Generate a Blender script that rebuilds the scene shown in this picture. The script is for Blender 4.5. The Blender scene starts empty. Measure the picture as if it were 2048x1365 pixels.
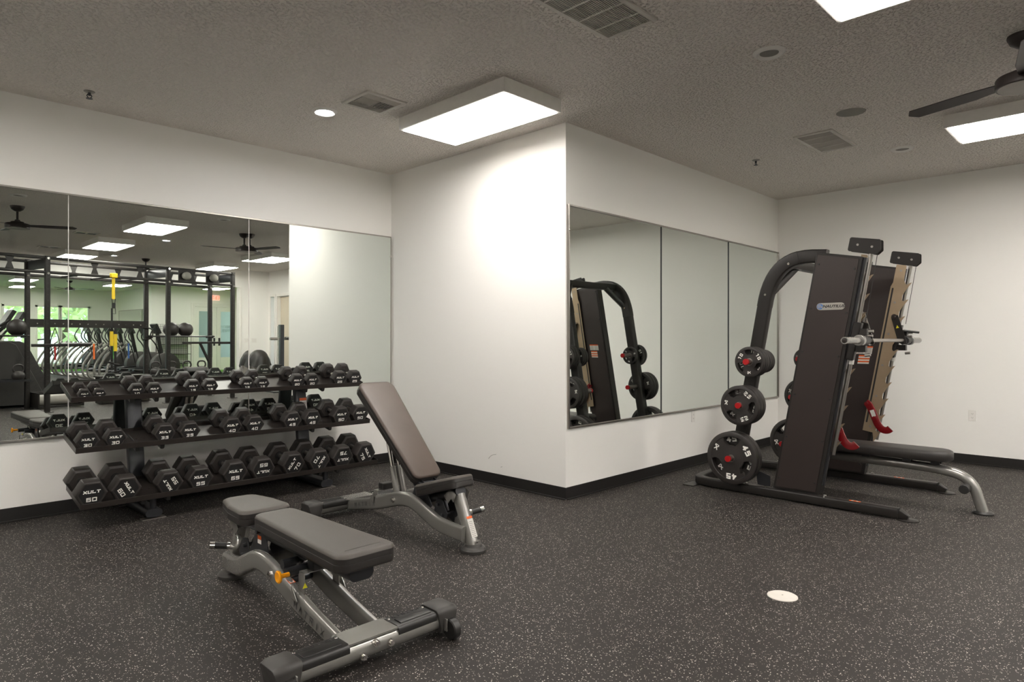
import bpy, bmesh, math, random
from mathutils import Vector, Matrix
R = math.radians
PI = math.pi
random.seed(7)
SC = bpy.context.scene
COL = SC.collection

# ------------------------------------------------------------ camera, world, exposure
cam_d = bpy.data.cameras.new('camera')
cam = bpy.data.objects.new('camera', cam_d)
COL.objects.link(cam)
cam.location = (0, 0, 1.32)
cam.rotation_euler = (R(90), R(0.0), R(44.48 - 90))
cam_d.sensor_width = 36
cam_d.lens = 36 * 1315.9 / 2048
cam_d.shift_y = -0.0012
cam_d.clip_start = 0.05
SC.camera = cam
SC.view_settings.view_transform = 'Standard'
SC.view_settings.look = 'None'
SC.view_settings.gamma = 1
SC.view_settings.use_curve_mapping = False
SC.view_settings.exposure = 0.0
SC.cycles.diffuse_bounces = 8
SC.cycles.max_bounces = 14
PANEL = 34.0          # radiance of the ceiling light diffusers
PANEL_COL = (1.0, 0.945, 0.88)
w = bpy.data.worlds.new('world'); SC.world = w; w.use_nodes = True
nt = w.node_tree; nt.nodes.clear()
wo = nt.nodes.new('ShaderNodeOutputWorld'); bg = nt.nodes.new('ShaderNodeBackground')
sky = nt.nodes.new('ShaderNodeTexSky'); sky.sky_type = 'HOSEK_WILKIE'
sky.sun_direction = Vector((-.3, -.5, .7)).normalized(); sky.turbidity = 3
nt.links.new(sky.outputs[0], bg.inputs[0]); bg.inputs[1].default_value = 12
nt.links.new(bg.outputs[0], wo.inputs[0])
sun_d = bpy.data.lights.new('sun', 'SUN'); sun_d.energy = 22; sun_d.angle = R(1)
sun = bpy.data.objects.new('sun', sun_d); COL.objects.link(sun)
sun.rotation_euler = (R(25), R(10), 0); sun.location = (5, -24, 8)

# ------------------------------------------------------------ materials
def lin(c):
    return tuple(((v / 255) / 12.92 if v / 255 <= .04045 else ((v / 255 + .055) / 1.055) ** 2.4) for v in c)

def mat(name, rgb, rough=.5, metal=0.0, var=.06, vscale=20, bump=0.0, bscale=200, spec=.5, coat=0.0, emit=None, es=0):
    m = bpy.data.materials.new(name); m.use_nodes = True
    n = m.node_tree; b = n.nodes['Principled BSDF']
    c = lin(rgb)
    tc = n.nodes.new('ShaderNodeTexCoord')
    no = n.nodes.new('ShaderNodeTexNoise'); no.inputs['Scale'].default_value = vscale; no.inputs['Detail'].default_value = 3
    n.links.new(tc.outputs['Object'], no.inputs['Vector'])
    mx = n.nodes.new('ShaderNodeMix'); mx.data_type = 'RGBA'
    mx.inputs[6].default_value = (*[v * (1 - var) for v in c], 1)
    mx.inputs[7].default_value = (*[min(1, v * (1 + var)) for v in c], 1)
    n.links.new(no.outputs[0], mx.inputs[0]); n.links.new(mx.outputs[2], b.inputs['Base Color'])
    b.inputs['Roughness'].default_value = rough
    b.inputs['Metallic'].default_value = metal
    b.inputs['Specular IOR Level'].default_value = spec
    b.inputs['Coat Weight'].default_value = coat
    b.inputs['Coat Roughness'].default_value = .15
    if bump:
        n2 = n.nodes.new('ShaderNodeTexNoise'); n2.inputs['Scale'].default_value = bscale; n2.inputs['Detail'].default_value = 2
        bp = n.nodes.new('ShaderNodeBump'); bp.inputs['Strength'].default_value = bump; bp.inputs['Distance'].default_value = .002
        n.links.new(tc.outputs['Object'], n2.inputs['Vector']); n.links.new(n2.outputs[0], bp.inputs['Height'])
        n.links.new(bp.outputs[0], b.inputs['Normal'])
    if emit:
        b.inputs['Emission Color'].default_value = (*emit, 1); b.inputs['Emission Strength'].default_value = es
    return m

M = {}
def floor_mat():
    m = bpy.data.materials.new('speckled_rubber'); m.use_nodes = True
    n = m.node_tree; b = n.nodes['Principled BSDF']
    tc = n.nodes.new('ShaderNodeTexCoord')
    v = n.nodes.new('ShaderNodeTexVoronoi'); v.inputs['Scale'].default_value = 165
    n.links.new(tc.outputs['Object'], v.inputs['Vector'])
    v2 = n.nodes.new('ShaderNodeTexNoise'); v2.inputs['Scale'].default_value = 260; v2.inputs['Detail'].default_value = 1
    n.links.new(tc.outputs['Object'], v2.inputs['Vector'])
    sep = n.nodes.new('ShaderNodeSeparateColor'); n.links.new(v.outputs['Color'], sep.inputs[0])
    # a fleck is a cell whose random value is high, trimmed by distance so it stays small
    gt = n.nodes.new('ShaderNodeMath'); gt.operation = 'GREATER_THAN'; gt.inputs[1].default_value = .74
    n.links.new(sep.outputs[0], gt.inputs[0])
    sz = n.nodes.new('ShaderNodeMath'); sz.operation = 'MULTIPLY_ADD'
    n.links.new(sep.outputs[1], sz.inputs[0]); sz.inputs[1].default_value = .30; sz.inputs[2].default_value = .18
    nz = n.nodes.new('ShaderNodeMath'); nz.operation = 'MULTIPLY_ADD'
    n.links.new(v2.outputs[0], nz.inputs[0]); nz.inputs[1].default_value = .5; n.links.new(v.outputs['Distance'], nz.inputs[2])
    sb = n.nodes.new('ShaderNodeMath'); sb.operation = 'SUBTRACT'; n.links.new(nz.outputs[0], sb.inputs[0]); sb.inputs[1].default_value = .25
    lt = n.nodes.new('ShaderNodeMath'); lt.operation = 'LESS_THAN'; n.links.new(sb.outputs[0], lt.inputs[0]); n.links.new(sz.outputs[0], lt.inputs[1])
    mu = n.nodes.new('ShaderNodeMath'); mu.operation = 'MULTIPLY'; n.links.new(gt.outputs[0], mu.inputs[0]); n.links.new(lt.outputs[0], mu.inputs[1])
    fc = n.nodes.new('ShaderNodeValToRGB')
    fc.color_ramp.elements[0].color = (*lin((120, 112, 104)), 1); fc.color_ramp.elements[1].color = (*lin((220, 212, 202)), 1)
    n.links.new(sep.outputs[2], fc.inputs[0])
    big = n.nodes.new('ShaderNodeTexNoise'); big.inputs['Scale'].default_value = 2.2; big.inputs['Detail'].default_value = 4
    n.links.new(tc.outputs['Object'], big.inputs['Vector'])
    bc = n.nodes.new('ShaderNodeValToRGB')
    bc.color_ramp.elements[0].position = .3; bc.color_ramp.elements[1].position = .75
    bc.color_ramp.elements[0].color = (*lin((35, 31, 29)), 1); bc.color_ramp.elements[1].color = (*lin((43, 39, 36)), 1)
    n.links.new(big.outputs[0], bc.inputs[0])
    mx = n.nodes.new('ShaderNodeMix'); mx.data_type = 'RGBA'
    n.links.new(mu.outputs[0], mx.inputs[0]); n.links.new(bc.outputs[0], mx.inputs[6]); n.links.new(fc.outputs[0], mx.inputs[7])
    n.links.new(mx.outputs[2], b.inputs['Base Color'])
    b.inputs['Roughness'].default_value = .62; b.inputs['Specular IOR Level'].default_value = .35
    bp = n.nodes.new('ShaderNodeBump'); bp.inputs['Strength'].default_value = .25; bp.inputs['Distance'].default_value = .001
    n.links.new(v2.outputs[0], bp.inputs['Height']); n.links.new(bp.outputs[0], b.inputs['Normal'])
    return m

def wall_mat(name, rgb, bscale=170, bstr=.25, dist=.0015, rough=.75, blobs=False):
    m = bpy.data.materials.new(name); m.use_nodes = True
    n = m.node_tree; b = n.nodes['Principled BSDF']
    tc = n.nodes.new('ShaderNodeTexCoord')
    no = n.nodes.new('ShaderNodeTexNoise'); no.inputs['Scale'].default_value = bscale; no.inputs['Detail'].default_value = 2
    n.links.new(tc.outputs['Object'], no.inputs['Vector'])
    src = no.outputs[0]
    if blobs:
        r = n.nodes.new('ShaderNodeValToRGB'); r.color_ramp.elements[0].position = .52; r.color_ramp.elements[1].position = .66
        n.links.new(src, r.inputs[0]); src = r.outputs[0]
    bp = n.nodes.new('ShaderNodeBump'); bp.inputs['Strength'].default_value = bstr; bp.inputs['Distance'].default_value = dist
    n.links.new(src, bp.inputs['Height']); n.links.new(bp.outputs[0], b.inputs['Normal'])
    b.inputs['Base Color'].default_value = (*lin(rgb), 1); b.inputs['Roughness'].default_value = rough
    b.inputs['Specular IOR Level'].default_value = .3
    return m

M['floor'] = floor_mat()
M['wall'] = wall_mat('painted_drywall', (245, 243, 239))
M['ceiling'] = wall_mat('knockdown_ceiling', (238, 232, 225), 62, 1.0, .014, .85, True)
M['white'] = mat('white_trim_paint', (236, 233, 228), .4)
M['base'] = mat('black_vinyl_base', (30, 28, 27), .45)
M['rubber'] = mat('black_rubber', (45, 41, 39), .48, var=.1, vscale=30, bump=.15, bscale=400)
M['rubber2'] = mat('dumbbell_face_rubber', (21, 20, 20), .6)
M['print'] = mat('white_print', (250, 247, 240), .6)
M['chrome'] = mat('polished_chrome', (225, 222, 218), .12, 1)
M['steel'] = mat('brushed_steel', (165, 160, 154), .35, 1)
M['silver'] = mat('silver_powder_coat', (148, 146, 142), .25, .55)
M['tray'] = mat('black_tray_steel', (46, 41, 38), .36, .2)
M['gmetal'] = mat('charcoal_gloss_steel', (62, 63, 66), .3, .6)
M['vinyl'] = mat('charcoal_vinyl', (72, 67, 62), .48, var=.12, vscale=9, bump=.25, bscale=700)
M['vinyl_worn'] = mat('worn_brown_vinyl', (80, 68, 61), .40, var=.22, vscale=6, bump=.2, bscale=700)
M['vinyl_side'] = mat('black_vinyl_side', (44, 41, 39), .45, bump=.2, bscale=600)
M['blackp'] = mat('black_powder_coat', (40, 37, 35), .38, .25)
M['slab'] = mat('brown_black_panel', (56, 48, 46), .33, .2, var=.08, vscale=4)
M['tan'] = mat('champagne_steel', (178, 158, 132), .38, .6, var=.05)
M['red'] = mat('dark_red_gloss', (120, 18, 24), .22, 0, coat=.6)
M['redcap'] = mat('red_end_cap', (176, 24, 28), .3)
M['plastic'] = mat('black_plastic', (36, 35, 34), .42)
M['dplastic'] = mat('dark_grey_plastic', (58, 56, 54), .5)
M['orange'] = mat('orange_label', (226, 96, 30), .5)
M['yellowk'] = mat('amber_knob', (244, 160, 22), .3)
M['yellow'] = mat('yellow_strap', (240, 205, 45), .6)
M['yel2'] = mat('yellow_warning', (226, 220, 40), .5)
M['label'] = mat('white_label', (214, 211, 205), .5)
M['ink'] = mat('dark_ink', (52, 50, 50), .6)
M['blue'] = mat('logo_blue', (66, 122, 190), .5)
M['navy'] = mat('navy_decal', (44, 54, 92), .6)
M['green'] = mat('green_decal', (98, 160, 52), .6)
M['lgreen'] = mat('light_green_decal', (150, 205, 80), .6)
M['badge'] = mat('grey_badge', (168, 164, 156), .35, .3)
M['grille'] = mat('white_grille_paint', (206, 201, 193), .5)
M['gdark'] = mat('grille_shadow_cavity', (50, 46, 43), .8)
M['bronze'] = mat('dark_bronze_fan', (52, 46, 44), .4, .3)
M['speaker'] = mat('grey_speaker_mesh', (140, 138, 130), .7, bump=.6, bscale=900)
M['turf'] = mat('green_turf', (84, 140, 40), .9, var=.35, vscale=120, bump=1, bscale=300)
M['leaf'] = mat('leaves', (214, 224, 172), .7, var=.4, vscale=3)
M['grass'] = mat('lawn', (170, 176, 150), .9, var=.3, vscale=5)
M['bark'] = mat('bark', (88, 72, 58), .8)
M['bluepaint'] = mat('blue_steel_edge', (70, 104, 130), .4, .3)
M['exitred'] = mat('exit_letters', (230, 60, 40), .5, emit=(1, .12, .06), es=2.5)
M['exitw'] = mat('exit_face', (245, 215, 205), .5, emit=(1, .5, .4), es=.8)
M['beige'] = mat('beige_door', (196, 186, 166), .5)
M['bandred'] = mat('red_band', (176, 40, 40), .6)
M['bandor'] = mat('orange_band', (232, 110, 40), .6)
M['bandgr'] = mat('green_band', (70, 160, 60), .6)
M['bandbl'] = mat('blue_band', (50, 90, 150), .6)
M['greyp'] = mat('light_grey_plastic', (170, 166, 158), .5)
M['concrete'] = mat('pale_concrete', (190, 188, 182), .8)
m = bpy.data.materials.new('light_diffuser'); m.use_nodes = True; M['diff'] = m
b_ = m.node_tree.nodes['Principled BSDF']; b_.inputs['Base Color'].default_value = (.9, .9, .9, 1)
b_.inputs['Emission Color'].default_value = (*PANEL_COL, 1); b_.inputs['Emission Strength'].default_value = PANEL
m = M['diff'].copy(); m.name = 'light_diffuser_dim'; M['diff1'] = m; m = M['diff'].copy(); m.name = 'light_diffuser_soft'; M['diff2'] = m; m.node_tree.nodes['Principled BSDF'].inputs['Emission Strength'].default_value = PANEL * .78; m = M['diff1']; m.node_tree.nodes['Principled BSDF'].inputs['Emission Strength'].default_value = PANEL * .60
m = bpy.data.materials.new('downlight_lens'); m.use_nodes = True; M['down'] = m
b_ = m.node_tree.nodes['Principled BSDF']; b_.inputs['Emission Color'].default_value = (.93, .95, 1, 1); b_.inputs['Emission Strength'].default_value = 200
m = bpy.data.materials.new('silvered_mirror'); m.use_nodes = True; M['mirror'] = m
b_ = m.node_tree.nodes['Principled BSDF']; b_.inputs['Base Color'].default_value = (.84, .885, .85, 1)
b_.inputs['Metallic'].default_value = 1; b_.inputs['Roughness'].default_value = 0.0
m = bpy.data.materials.new('clear_glass'); m.use_nodes = True; M['glass'] = m
n_ = m.node_tree; n_.nodes.clear()
o_ = n_.nodes.new('ShaderNodeOutputMaterial'); t_ = n_.nodes.new('ShaderNodeBsdfTransparent'); g_ = n_.nodes.new('ShaderNodeBsdfGlossy')
g_.inputs['Roughness'].default_value = .02; t_.inputs[0].default_value = (.86, .95, .93, 1)
f_ = n_.nodes.new('ShaderNodeFresnel'); f_.inputs[0].default_value = 1.45; x_ = n_.nodes.new('ShaderNodeMixShader')
n_.links.new(f_.outputs[0], x_.inputs[0]); n_.links.new(t_.outputs[0], x_.inputs[1]); n_.links.new(g_.outputs[0], x_.inputs[2]); n_.links.new(x_.outputs[0], o_.inputs[0])

# ------------------------------------------------------------ mesh builder
def Tm(loc=(0, 0, 0), rot=(0, 0, 0)):
    from mathutils import Euler
    return Matrix.Translation(loc) @ Euler(rot).to_matrix().to_4x4()

def offset_poly(pts, d):
    """inset a convex counter-clockwise polygon by d"""
    n = len(pts); out = []
    for i in range(n):
        p0, p1, p2 = Vector(pts[i - 1]), Vector(pts[i]), Vector(pts[(i + 1) % n])
        d1 = (p1 - p0).normalized(); d2 = (p2 - p1).normalized()
        n1 = Vector((-d1.y, d1.x)); n2 = Vector((-d2.y, d2.x))
        k = 1 + n1.dot(n2)
        out.append(p1 + (n1 + n2) * (d / max(k, .05)))
    return out

def round_poly(pts, r, seg=5):
    n = len(pts); out = []
    for i in range(n):
        p0, p1, p2 = Vector(pts[i - 1]), Vector(pts[i]), Vector(pts[(i + 1) % n])
        ri = r[i] if isinstance(r, (list, tuple)) else r
        a = (p0 - p1).normalized(); b = (p2 - p1).normalized()
        ang = a.angle(b); t = min(ri / math.tan(ang / 2), (p0 - p1).length * .49, (p2 - p1).length * .49)
        rr = t * math.tan(ang / 2); c = p1 + (a + b).normalized() * (rr / math.sin(ang / 2))
        s = p1 + a * t - c; e = p1 + b * t - c
        a0 = math.atan2(s.y, s.x); a1 = math.atan2(e.y, e.x)
        while a1 - a0 > PI: a1 -= 2 * PI
        while a1 - a0 < -PI: a1 += 2 * PI
        for k in range(seg + 1):
            th = a0 + (a1 - a0) * k / seg
            out.append(Vector((c.x + rr * math.cos(th), c.y + rr * math.sin(th))))
    return out

def rrect(w, h, r, seg=4):
    return round_poly([(-w / 2, -h / 2), (w / 2, -h / 2), (w / 2, h / 2), (-w / 2, h / 2)], r, seg)

def circ(r, n=16, ry=None):
    ry = ry or r
    return [Vector((r * math.cos(2 * PI * k / n), ry * math.sin(2 * PI * k / n))) for k in range(n)]

GLY = {'0': [[(0, 0), (1, 0), (1, 1), (0, 1), (0, 0)]], '1': [[(.1, .98), (.6, .98), (.6, 0)]],
       '2': [[(0, 1), (1, 1), (1, .52), (0, .5), (0, 0), (1, 0)]], '3': [[(0, 1), (1, 1), (1, 0), (0, 0)], [(.25, .5), (1, .5)]],
       '4': [[(.72, 0), (.72, 1), (0, .3), (1, .3)]], '5': [[(1, 1), (.05, 1), (0, .56), (1, .56), (1, 0), (0, 0)]],
       '6': [[(1, 1), (0, 1), (0, 0), (1, 0), (1, .55), (0, .55)]], '7': [[(0, 1), (1, 1), (.35, 0)]],
       'X': [[(0, 1), (1, 0)], [(0, 0), (1, 1)]], 'U': [[(0, 1), (0, 0), (1, 0), (1, 1)]], 'L': [[(0, 1), (0, 0), (1, 0)]],
       'T': [[(0, 1), (1, 1)], [(.5, 1), (.5, 0)]], 'M': [[(0, 0), (0, 1), (.5, .35), (1, 1), (1, 0)]],
       'A': [[(0, 0), (.5, 1), (1, 0)], [(.2, .35), (.8, .35)]], 'R': [[(0, 0), (0, 1), (1, 1), (1, .5), (0, .5)], [(.5, .5), (1, 0)]],
       'I': [[(.5, 0), (.5, 1)]], 'F': [[(0, 0), (0, 1), (1, 1)], [(0, .52), (.8, .52)]], 'O': [[(0, 0), (1, 0), (1, 1), (0, 1), (0, 0)]],
       'N': [[(0, 0), (0, 1), (1, 0), (1, 1)]], 'C': [[(1, 1), (0, 1), (0, 0), (1, 0)]], 'E': [[(1, 1), (0, 1), (0, 0), (1, 0)], [(0, .5), (.8, .5)]],
       'S': [[(1, 1), (0, 1), (0, .5), (1, .5), (1, 0), (0, 0)]]}

class MB:
    def __init__(s):
        s.v = []; s.f = []; s.mi = []; s.m = Matrix.Identity(4); s.cur = 0
    def add(s, vs, fs):
        k = len(s.v)
        s.v += [s.m @ Vector(p) for p in vs]
        for f in fs:
            s.f.append([i + k for i in f]); s.mi.append(s.cur)
        return s
    def loft(s, rings, cap=True, closed=False):
        n = len(rings[0]); vs = [p for r in rings for p in r]; fs = []
        L = len(rings)
        for i in range(L - 1 + (1 if closed else 0)):
            a, b = i * n, ((i + 1) % L) * n
            for k in range(n):
                k2 = (k + 1) % n
                fs.append([a + k, a + k2, b + k2, b + k])
        if cap and not closed:
            fs.append(list(range(n))[::-1]); fs.append([(L - 1) * n + k for k in range(n)])
        return s.add(vs, fs)
    def box(s, c, d, m=None):
        x, y, z = d[0] / 2, d[1] / 2, d[2] / 2
        vs = [Vector(c) + (m or Matrix.Identity(3)) @ Vector(p) for p in
              [(-x, -y, -z), (x, -y, -z), (x, y, -z), (-x, y, -z), (-x, -y, z), (x, -y, z), (x, y, z), (-x, y, z)]]
        return s.add(vs, [[0, 3, 2, 1], [4, 5, 6, 7], [0, 1, 5, 4], [1, 2, 6, 5], [2, 3, 7, 6], [3, 0, 4, 7]])
    def b2(s, x0, x1, y0, y1, z0, z1):
        return s.box(((x0 + x1) / 2, (y0 + y1) / 2, (z0 + z1) / 2), (abs(x1 - x0), abs(y1 - y0), abs(z1 - z0)))
    def slab(s, poly, levels, m=None):
        """poly: convex ccw outline; levels: (inset, z, corner radius)"""
        m = m or Matrix.Identity(4); rings = []
        for d, z, r in levels:
            q = round_poly(offset_poly(poly, d), max(r, .001))
            rings.append([m @ Vector((p.x, p.y, z)) for p in q])
        return s.loft(rings)
    def sweep(s, path, prof, up=(0, 0, 1), cap=True, scales=None):
        path = [Vector(p) for p in path]; up = Vector(up); rings = []; n = len(path)
        for i in range(n):
            t = (path[min(i + 1, n - 1)] - path[max(i - 1, 0)]).normalized()
            sd = t.cross(up)
            if sd.length < 1e-4: sd = t.cross(Vector((1, 0, 0)))
            sd.normalize(); u = sd.cross(t)
            k = 1.0
            if 0 < i < n - 1:
                a = (path[i] - path[i - 1]).normalized(); b = (path[i + 1] - path[i]).normalized()
                k = 1 / max(.5, math.cos(a.angle(b, 0) / 2)) if False else 1.0
            q = scales[i] if scales else 1
            rings.append([path[i] + sd * p[0] * q + u * p[1] * q * k for p in prof])
        return s.loft(rings, cap)
    def tube(s, path, r, n=12, cap=True):
        """round tube, parallel transported"""
        path = [Vector(p) for p in path]; rings = []; N = len(path)
        t0 = (path[1] - path[0]).normalized()
        u = t0.orthogonal().normalized()
        for i in range(N):
            t = (path[min(i + 1, N - 1)] - path[max(i - 1, 0)]).normalized()
            u = (u - t * u.dot(t)).normalized(); v = t.cross(u)
            rr = r[i] if isinstance(r, (list, tuple)) else r
            rings.append([path[i] + (u * math.cos(2 * PI * k / n) + v * math.sin(2 * PI * k / n)) * rr for k in range(n)])
        return s.loft(rings, cap)
    def cyl(s, a, b, r, n=16):
        return s.tube([a, b], r, n)
    def lathe(s, prof, m=None, n=28, cap=True):
        m = m or Matrix.Identity(4)
        return s.loft([[m @ Vector((r * math.cos(2 * PI * k / n), r * math.sin(2 * PI * k / n), z)) for k in range(n)] for r, z in prof], cap)
    def sphere(s, c, r, n=20, sx=1, sy=1, sz=1):
        rings = []
        h = n // 2
        for i in range(1, h):
            th = PI * i / h
            rings.append([Vector(c) + Vector((sx * r * math.sin(th) * math.cos(2 * PI * k / n), sy * r * math.sin(th) * math.sin(2 * PI * k / n), -sz * r * math.cos(th))) for k in range(n)])
        return s.loft(rings)
    def strokes(s, txt, w, h, th, m, gap=.35, slant=0.0, depth=.001):
        """block lettering centred on the local origin of m, lying in its xy plane"""
        n = len(txt); cw = w / (n + gap * (n - 1)) if n > 1 else w
        x0 = -w / 2
        for ch in txt:
            if ch != ' ':
                g = GLY[ch]; q = cw - th; hh = h - th
                for pl in g:
                    for a, b in zip(pl[:-1], pl[1:]):
                        A = Vector((x0 + th / 2 + a[0] * q, -hh / 2 + a[1] * hh)); B = Vector((x0 + th / 2 + b[0] * q, -hh / 2 + b[1] * hh))
                        d = (B - A)
                        if d.length < 1e-6: continue
                        d.normalize(); nrm = Vector((-d.y, d.x)) * th / 2; A -= d * th / 2; B += d * th / 2
                        ps = [A - nrm, B - nrm, B + nrm, A + nrm]
                        ps = [Vector((p.x + p.y * slant, p.y, 0)) for p in ps]
                        s.add([m @ p for p in ps] + [m @ (p + Vector((0, 0, depth))) for p in ps],
                              [[4, 5, 6, 7], [0, 1, 5, 4], [1, 2, 6, 5], [2, 3, 7, 6], [3, 0, 4, 7]])
            x0 += cw * (1 + gap)
        return s
    def text(s, txt, size, m, sx=1, bold=0.0, shear=0.0):
        cu = bpy.data.curves.new('t', 'FONT'); cu.body = txt; cu.size = size; cu.align_x = 'CENTER'; cu.align_y = 'CENTER'
        cu.offset = bold; cu.shear = shear; cu.resolution_u = 2
        ob = bpy.data.objects.new('t', cu); me = bpy.data.meshes.new_from_object(ob)
        s.add([m @ Vector((v.co.x * sx, v.co.y, .0012)) for v in me.vertices], [list(p.vertices) for p in me.polygons])
        bpy.data.objects.remove(ob); bpy.data.curves.remove(cu); bpy.data.meshes.remove(me)
        return s

def build(name, mb, mats, parent=None, bevel=0.0, sharp=35, world=False, seg=2):
    me = bpy.data.meshes.new(name)
    me.from_pydata([tuple(v) for v in mb.v], [], mb.f)
    mats = mats if isinstance(mats, (list, tuple)) else [mats]
    for k in mats: me.materials.append(M[k])
    me.polygons.foreach_set('material_index', mb.mi)
    bm = bmesh.new(); bm.from_mesh(me); bmesh.ops.recalc_face_normals(bm, faces=bm.faces); bm.to_mesh(me); bm.free()
    me.polygons.foreach_set('use_smooth', [True] * len(me.polygons))
    me.set_sharp_from_angle(angle=R(sharp)); me.update()
    o = bpy.data.objects.new(name, me); COL.objects.link(o)
    if parent:
        o.parent = parent
        if world:
            root = parent
            mw = Matrix.Identity(4)
            chain = []
            while root: chain.append(root); root = root.parent
            for r_ in reversed(chain): mw = mw @ r_.matrix_basis
            me.transform(mw.inverted())
    if bevel:
        b = o.modifiers.new('bevel', 'BEVEL'); b.width = bevel; b.segments = seg; b.limit_method = 'ANGLE'; b.angle_limit = R(40)
        b.harden_normals = False
    return o

def thing(name, label, cat, loc=(0, 0, 0), rz=0.0, group=None, rot=None):
    o = bpy.data.objects.new(name, None); COL.objects.link(o); o.empty_display_size = .1
    o.location = loc; o.rotation_euler = rot or (0, 0, rz); o['label'] = label; o['category'] = cat
    if group: o['group'] = group
    return o
def tag(o, label, cat, group=None, kind=None):
    o['label'] = label; o['category'] = cat
    if group: o['group'] = group
    if kind: o['kind'] = kind
    return o
def struct(name, mb, mk, parent=None, bevel=0, sharp=35):
    o = build(name, mb, mk, parent, bevel, sharp)
    if not parent: o['kind'] = 'structure'
    return o
def copy_tree(o, parent=None):
    c = o.copy(); COL.objects.link(c); c.parent = parent
    for ch in list(o.children): copy_tree(ch, c)
    return c
def dup(root, loc, rz=None, label=None, group=None):
    c = copy_tree(root); c.location = loc
    if rz is not None: c.rotation_euler = (0, 0, rz)
    if label: c['label'] = label
    if group: c['group'] = group
    return c

H = 3.112; YA = 5.933; XB = 4.173; YC = 3.478; XD = 8.402; YW = -5.85; XL = -4.0
YF = -18.4   # far wall of the cardio room

# ------------------------------------------------------------ room shell
struct('floor', MB().b2(XL, 12.2, YF - .1, YA + .12, -.1, 0), 'floor')
struct('ceiling', MB().b2(XL, 12.2, YF - .1, YA + .12, H, H + .12), 'ceiling')
struct('wall_left', MB().b2(XL, XB + .12, YA, YA + .12, 0, H), 'wall')
struct('wall_center', MB().b2(XB, XB + .12, YC, YA, 0, H), 'wall')
struct('wall_back', MB().b2(XB + .12, XD + .12, YC, YC + .12, 0, H), 'wall')
# right wall with two cased openings near its far end
XJ = 8.12
mb = MB(); mb.b2(XD, XD + .12, -3.7, YC, 0, H); mb.b2(XJ, XD + .12, -3.82, -3.7, 0, H); mb.b2(XJ, XJ + .12, -4.35, -3.82, 0, H); mb.b2(XJ, XJ + .12, -5.7, -4.35, 2.42, H); mb.b2(XJ, XJ + .12, -5.47, -5.3, 0, 2.42); mb.b2(XJ, XJ + .12, YW, -5.7, 0, H)
struct('wall_right', mb, 'wall')
mb = MB(); mb.b2(7.56, XD + .12, YW - .14, YW, 0, H); mb.b2(XL, 7.56, YW - .14, YW, 2.65, H)
struct('wall_front', mb, 'wall')
struct('wall_left', MB().b2(XL - .12, XL, YF, YA, 0, H), 'wall')
# cardio room behind the opening
WIN = [(4.15, 4.88), (5.16, 5.86), (5.94, 6.84)]
mb = MB(); mb.b2(XL, 7.85, YF - .12, YF, 2.43, H); mb.b2(XL, 7.85, YF - .12, YF, 0, .22)
xs = [XL] + [v for w_ in [(-3, -1.6), (-.9, .5), (1.2, 3.6)] + WIN for v in w_] + [7.85]
for i in range(0, len(xs), 2): mb.b2(xs[i], xs[i + 1], YF - .12, YF, .22, 2.43)
struct('wall_front', mb, 'wall')
struct('wall_right', MB().b2(7.85, 7.97, YF, -14.2, 0, H), 'wall')
mb = MB(); mb.b2(7.97, 9.3, -14.32, -14.2, 0, H); mb.b2(9.3, 11.05, -14.32, -14.2, 2.5, H); mb.b2(11.05, 12.1, -14.32, -14.2, 0, H)
struct('wall_front', mb, 'wall')
struct('wall_right', MB().b2(12.0, 12.12, -14.2, YW, 0, H), 'wall')
struct('wall_back', MB().b2(XD + .12, 12.0, YW - .14, YW, 0, H), 'wall')
# hallway behind the glass doors, room behind the cased openings
struct('wall_front', MB().b2(8.0, 12.1, -17.3, -17.2, 0, H), 'beige')
struct('wall_right', MB().b2(XD + 1.2, XD + 1.3, -6, -3.9, 0, H), 'wall')
for i, (w0, w1) in enumerate([(-3, -1.6), (-.9, .5), (1.2, 3.6)] + WIN):
    fr = MB()
    for a, b in ((w0 - .05, w0 + .02), (w1 - .02, w1 + .05)): fr.b2(a, b, YF - .06, YF + .03, .22, 2.46)
    fr.b2(w0 - .05, w1 + .05, YF - .06, YF + .03, 2.4, 2.48); fr.b2(w0 - .05, w1 + .05, YF - .08, YF + .06, .18, .24)
    fr.b2(w0, w1, YF - .06, YF + .01, .86, .93)
    wo_ = struct('window_%d' % (i + 1), fr, 'white')
    build('pane', MB().b2(w0 + .02, w1 - .02, YF - .05, YF - .044, .24, 2.4), 'glass', wo_)
def baseboard(name, x0, x1, y0, y1):
    mb = MB(); mb.b2(x0, x1, y0, y1, 0.004, .102)
    dx, dy = x1 - x0, y1 - y0
    if dx > dy:
        s = -1 if name != 'n' else 1
        mb.b2(x0, x1, y0 - .012, y0, 0.001, .012)
    else: mb.b2(x0 - .012, x0, y0, y1, 0.001, .012)
    return struct(name, mb, 'base', bevel=.002)
wc_ = bpy.data.objects['wall_center']
build('scuff_mark', MB().tube([(XB - .0005, 4.40, .225), (XB - .0005, 4.375, .25), (XB - .0005, 4.34, .268), (XB - .0005, 4.30, .276)], .0016, 6), 'speaker', wc_)
build('scuff_mark', MB().tube([(XB - .0005, 4.24, .168), (XB - .0005, 4.22, .175)], .0014, 6), 'speaker', wc_)
baseboard('baseboard_left', XL, XB, YA - .008, YA)
baseboard('baseboard_center', XB - .008, XB, YC - .008, YA - .008)
baseboard('baseboard_back', XB, XD, YC - .008, YC)
baseboard('baseboard_right', XD - .008, XD, -3.7, YC - .008)
struct('baseboard_far', MB().b2(XL, 7.85, YF, YF + .012, 0, .12), 'base')
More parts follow.
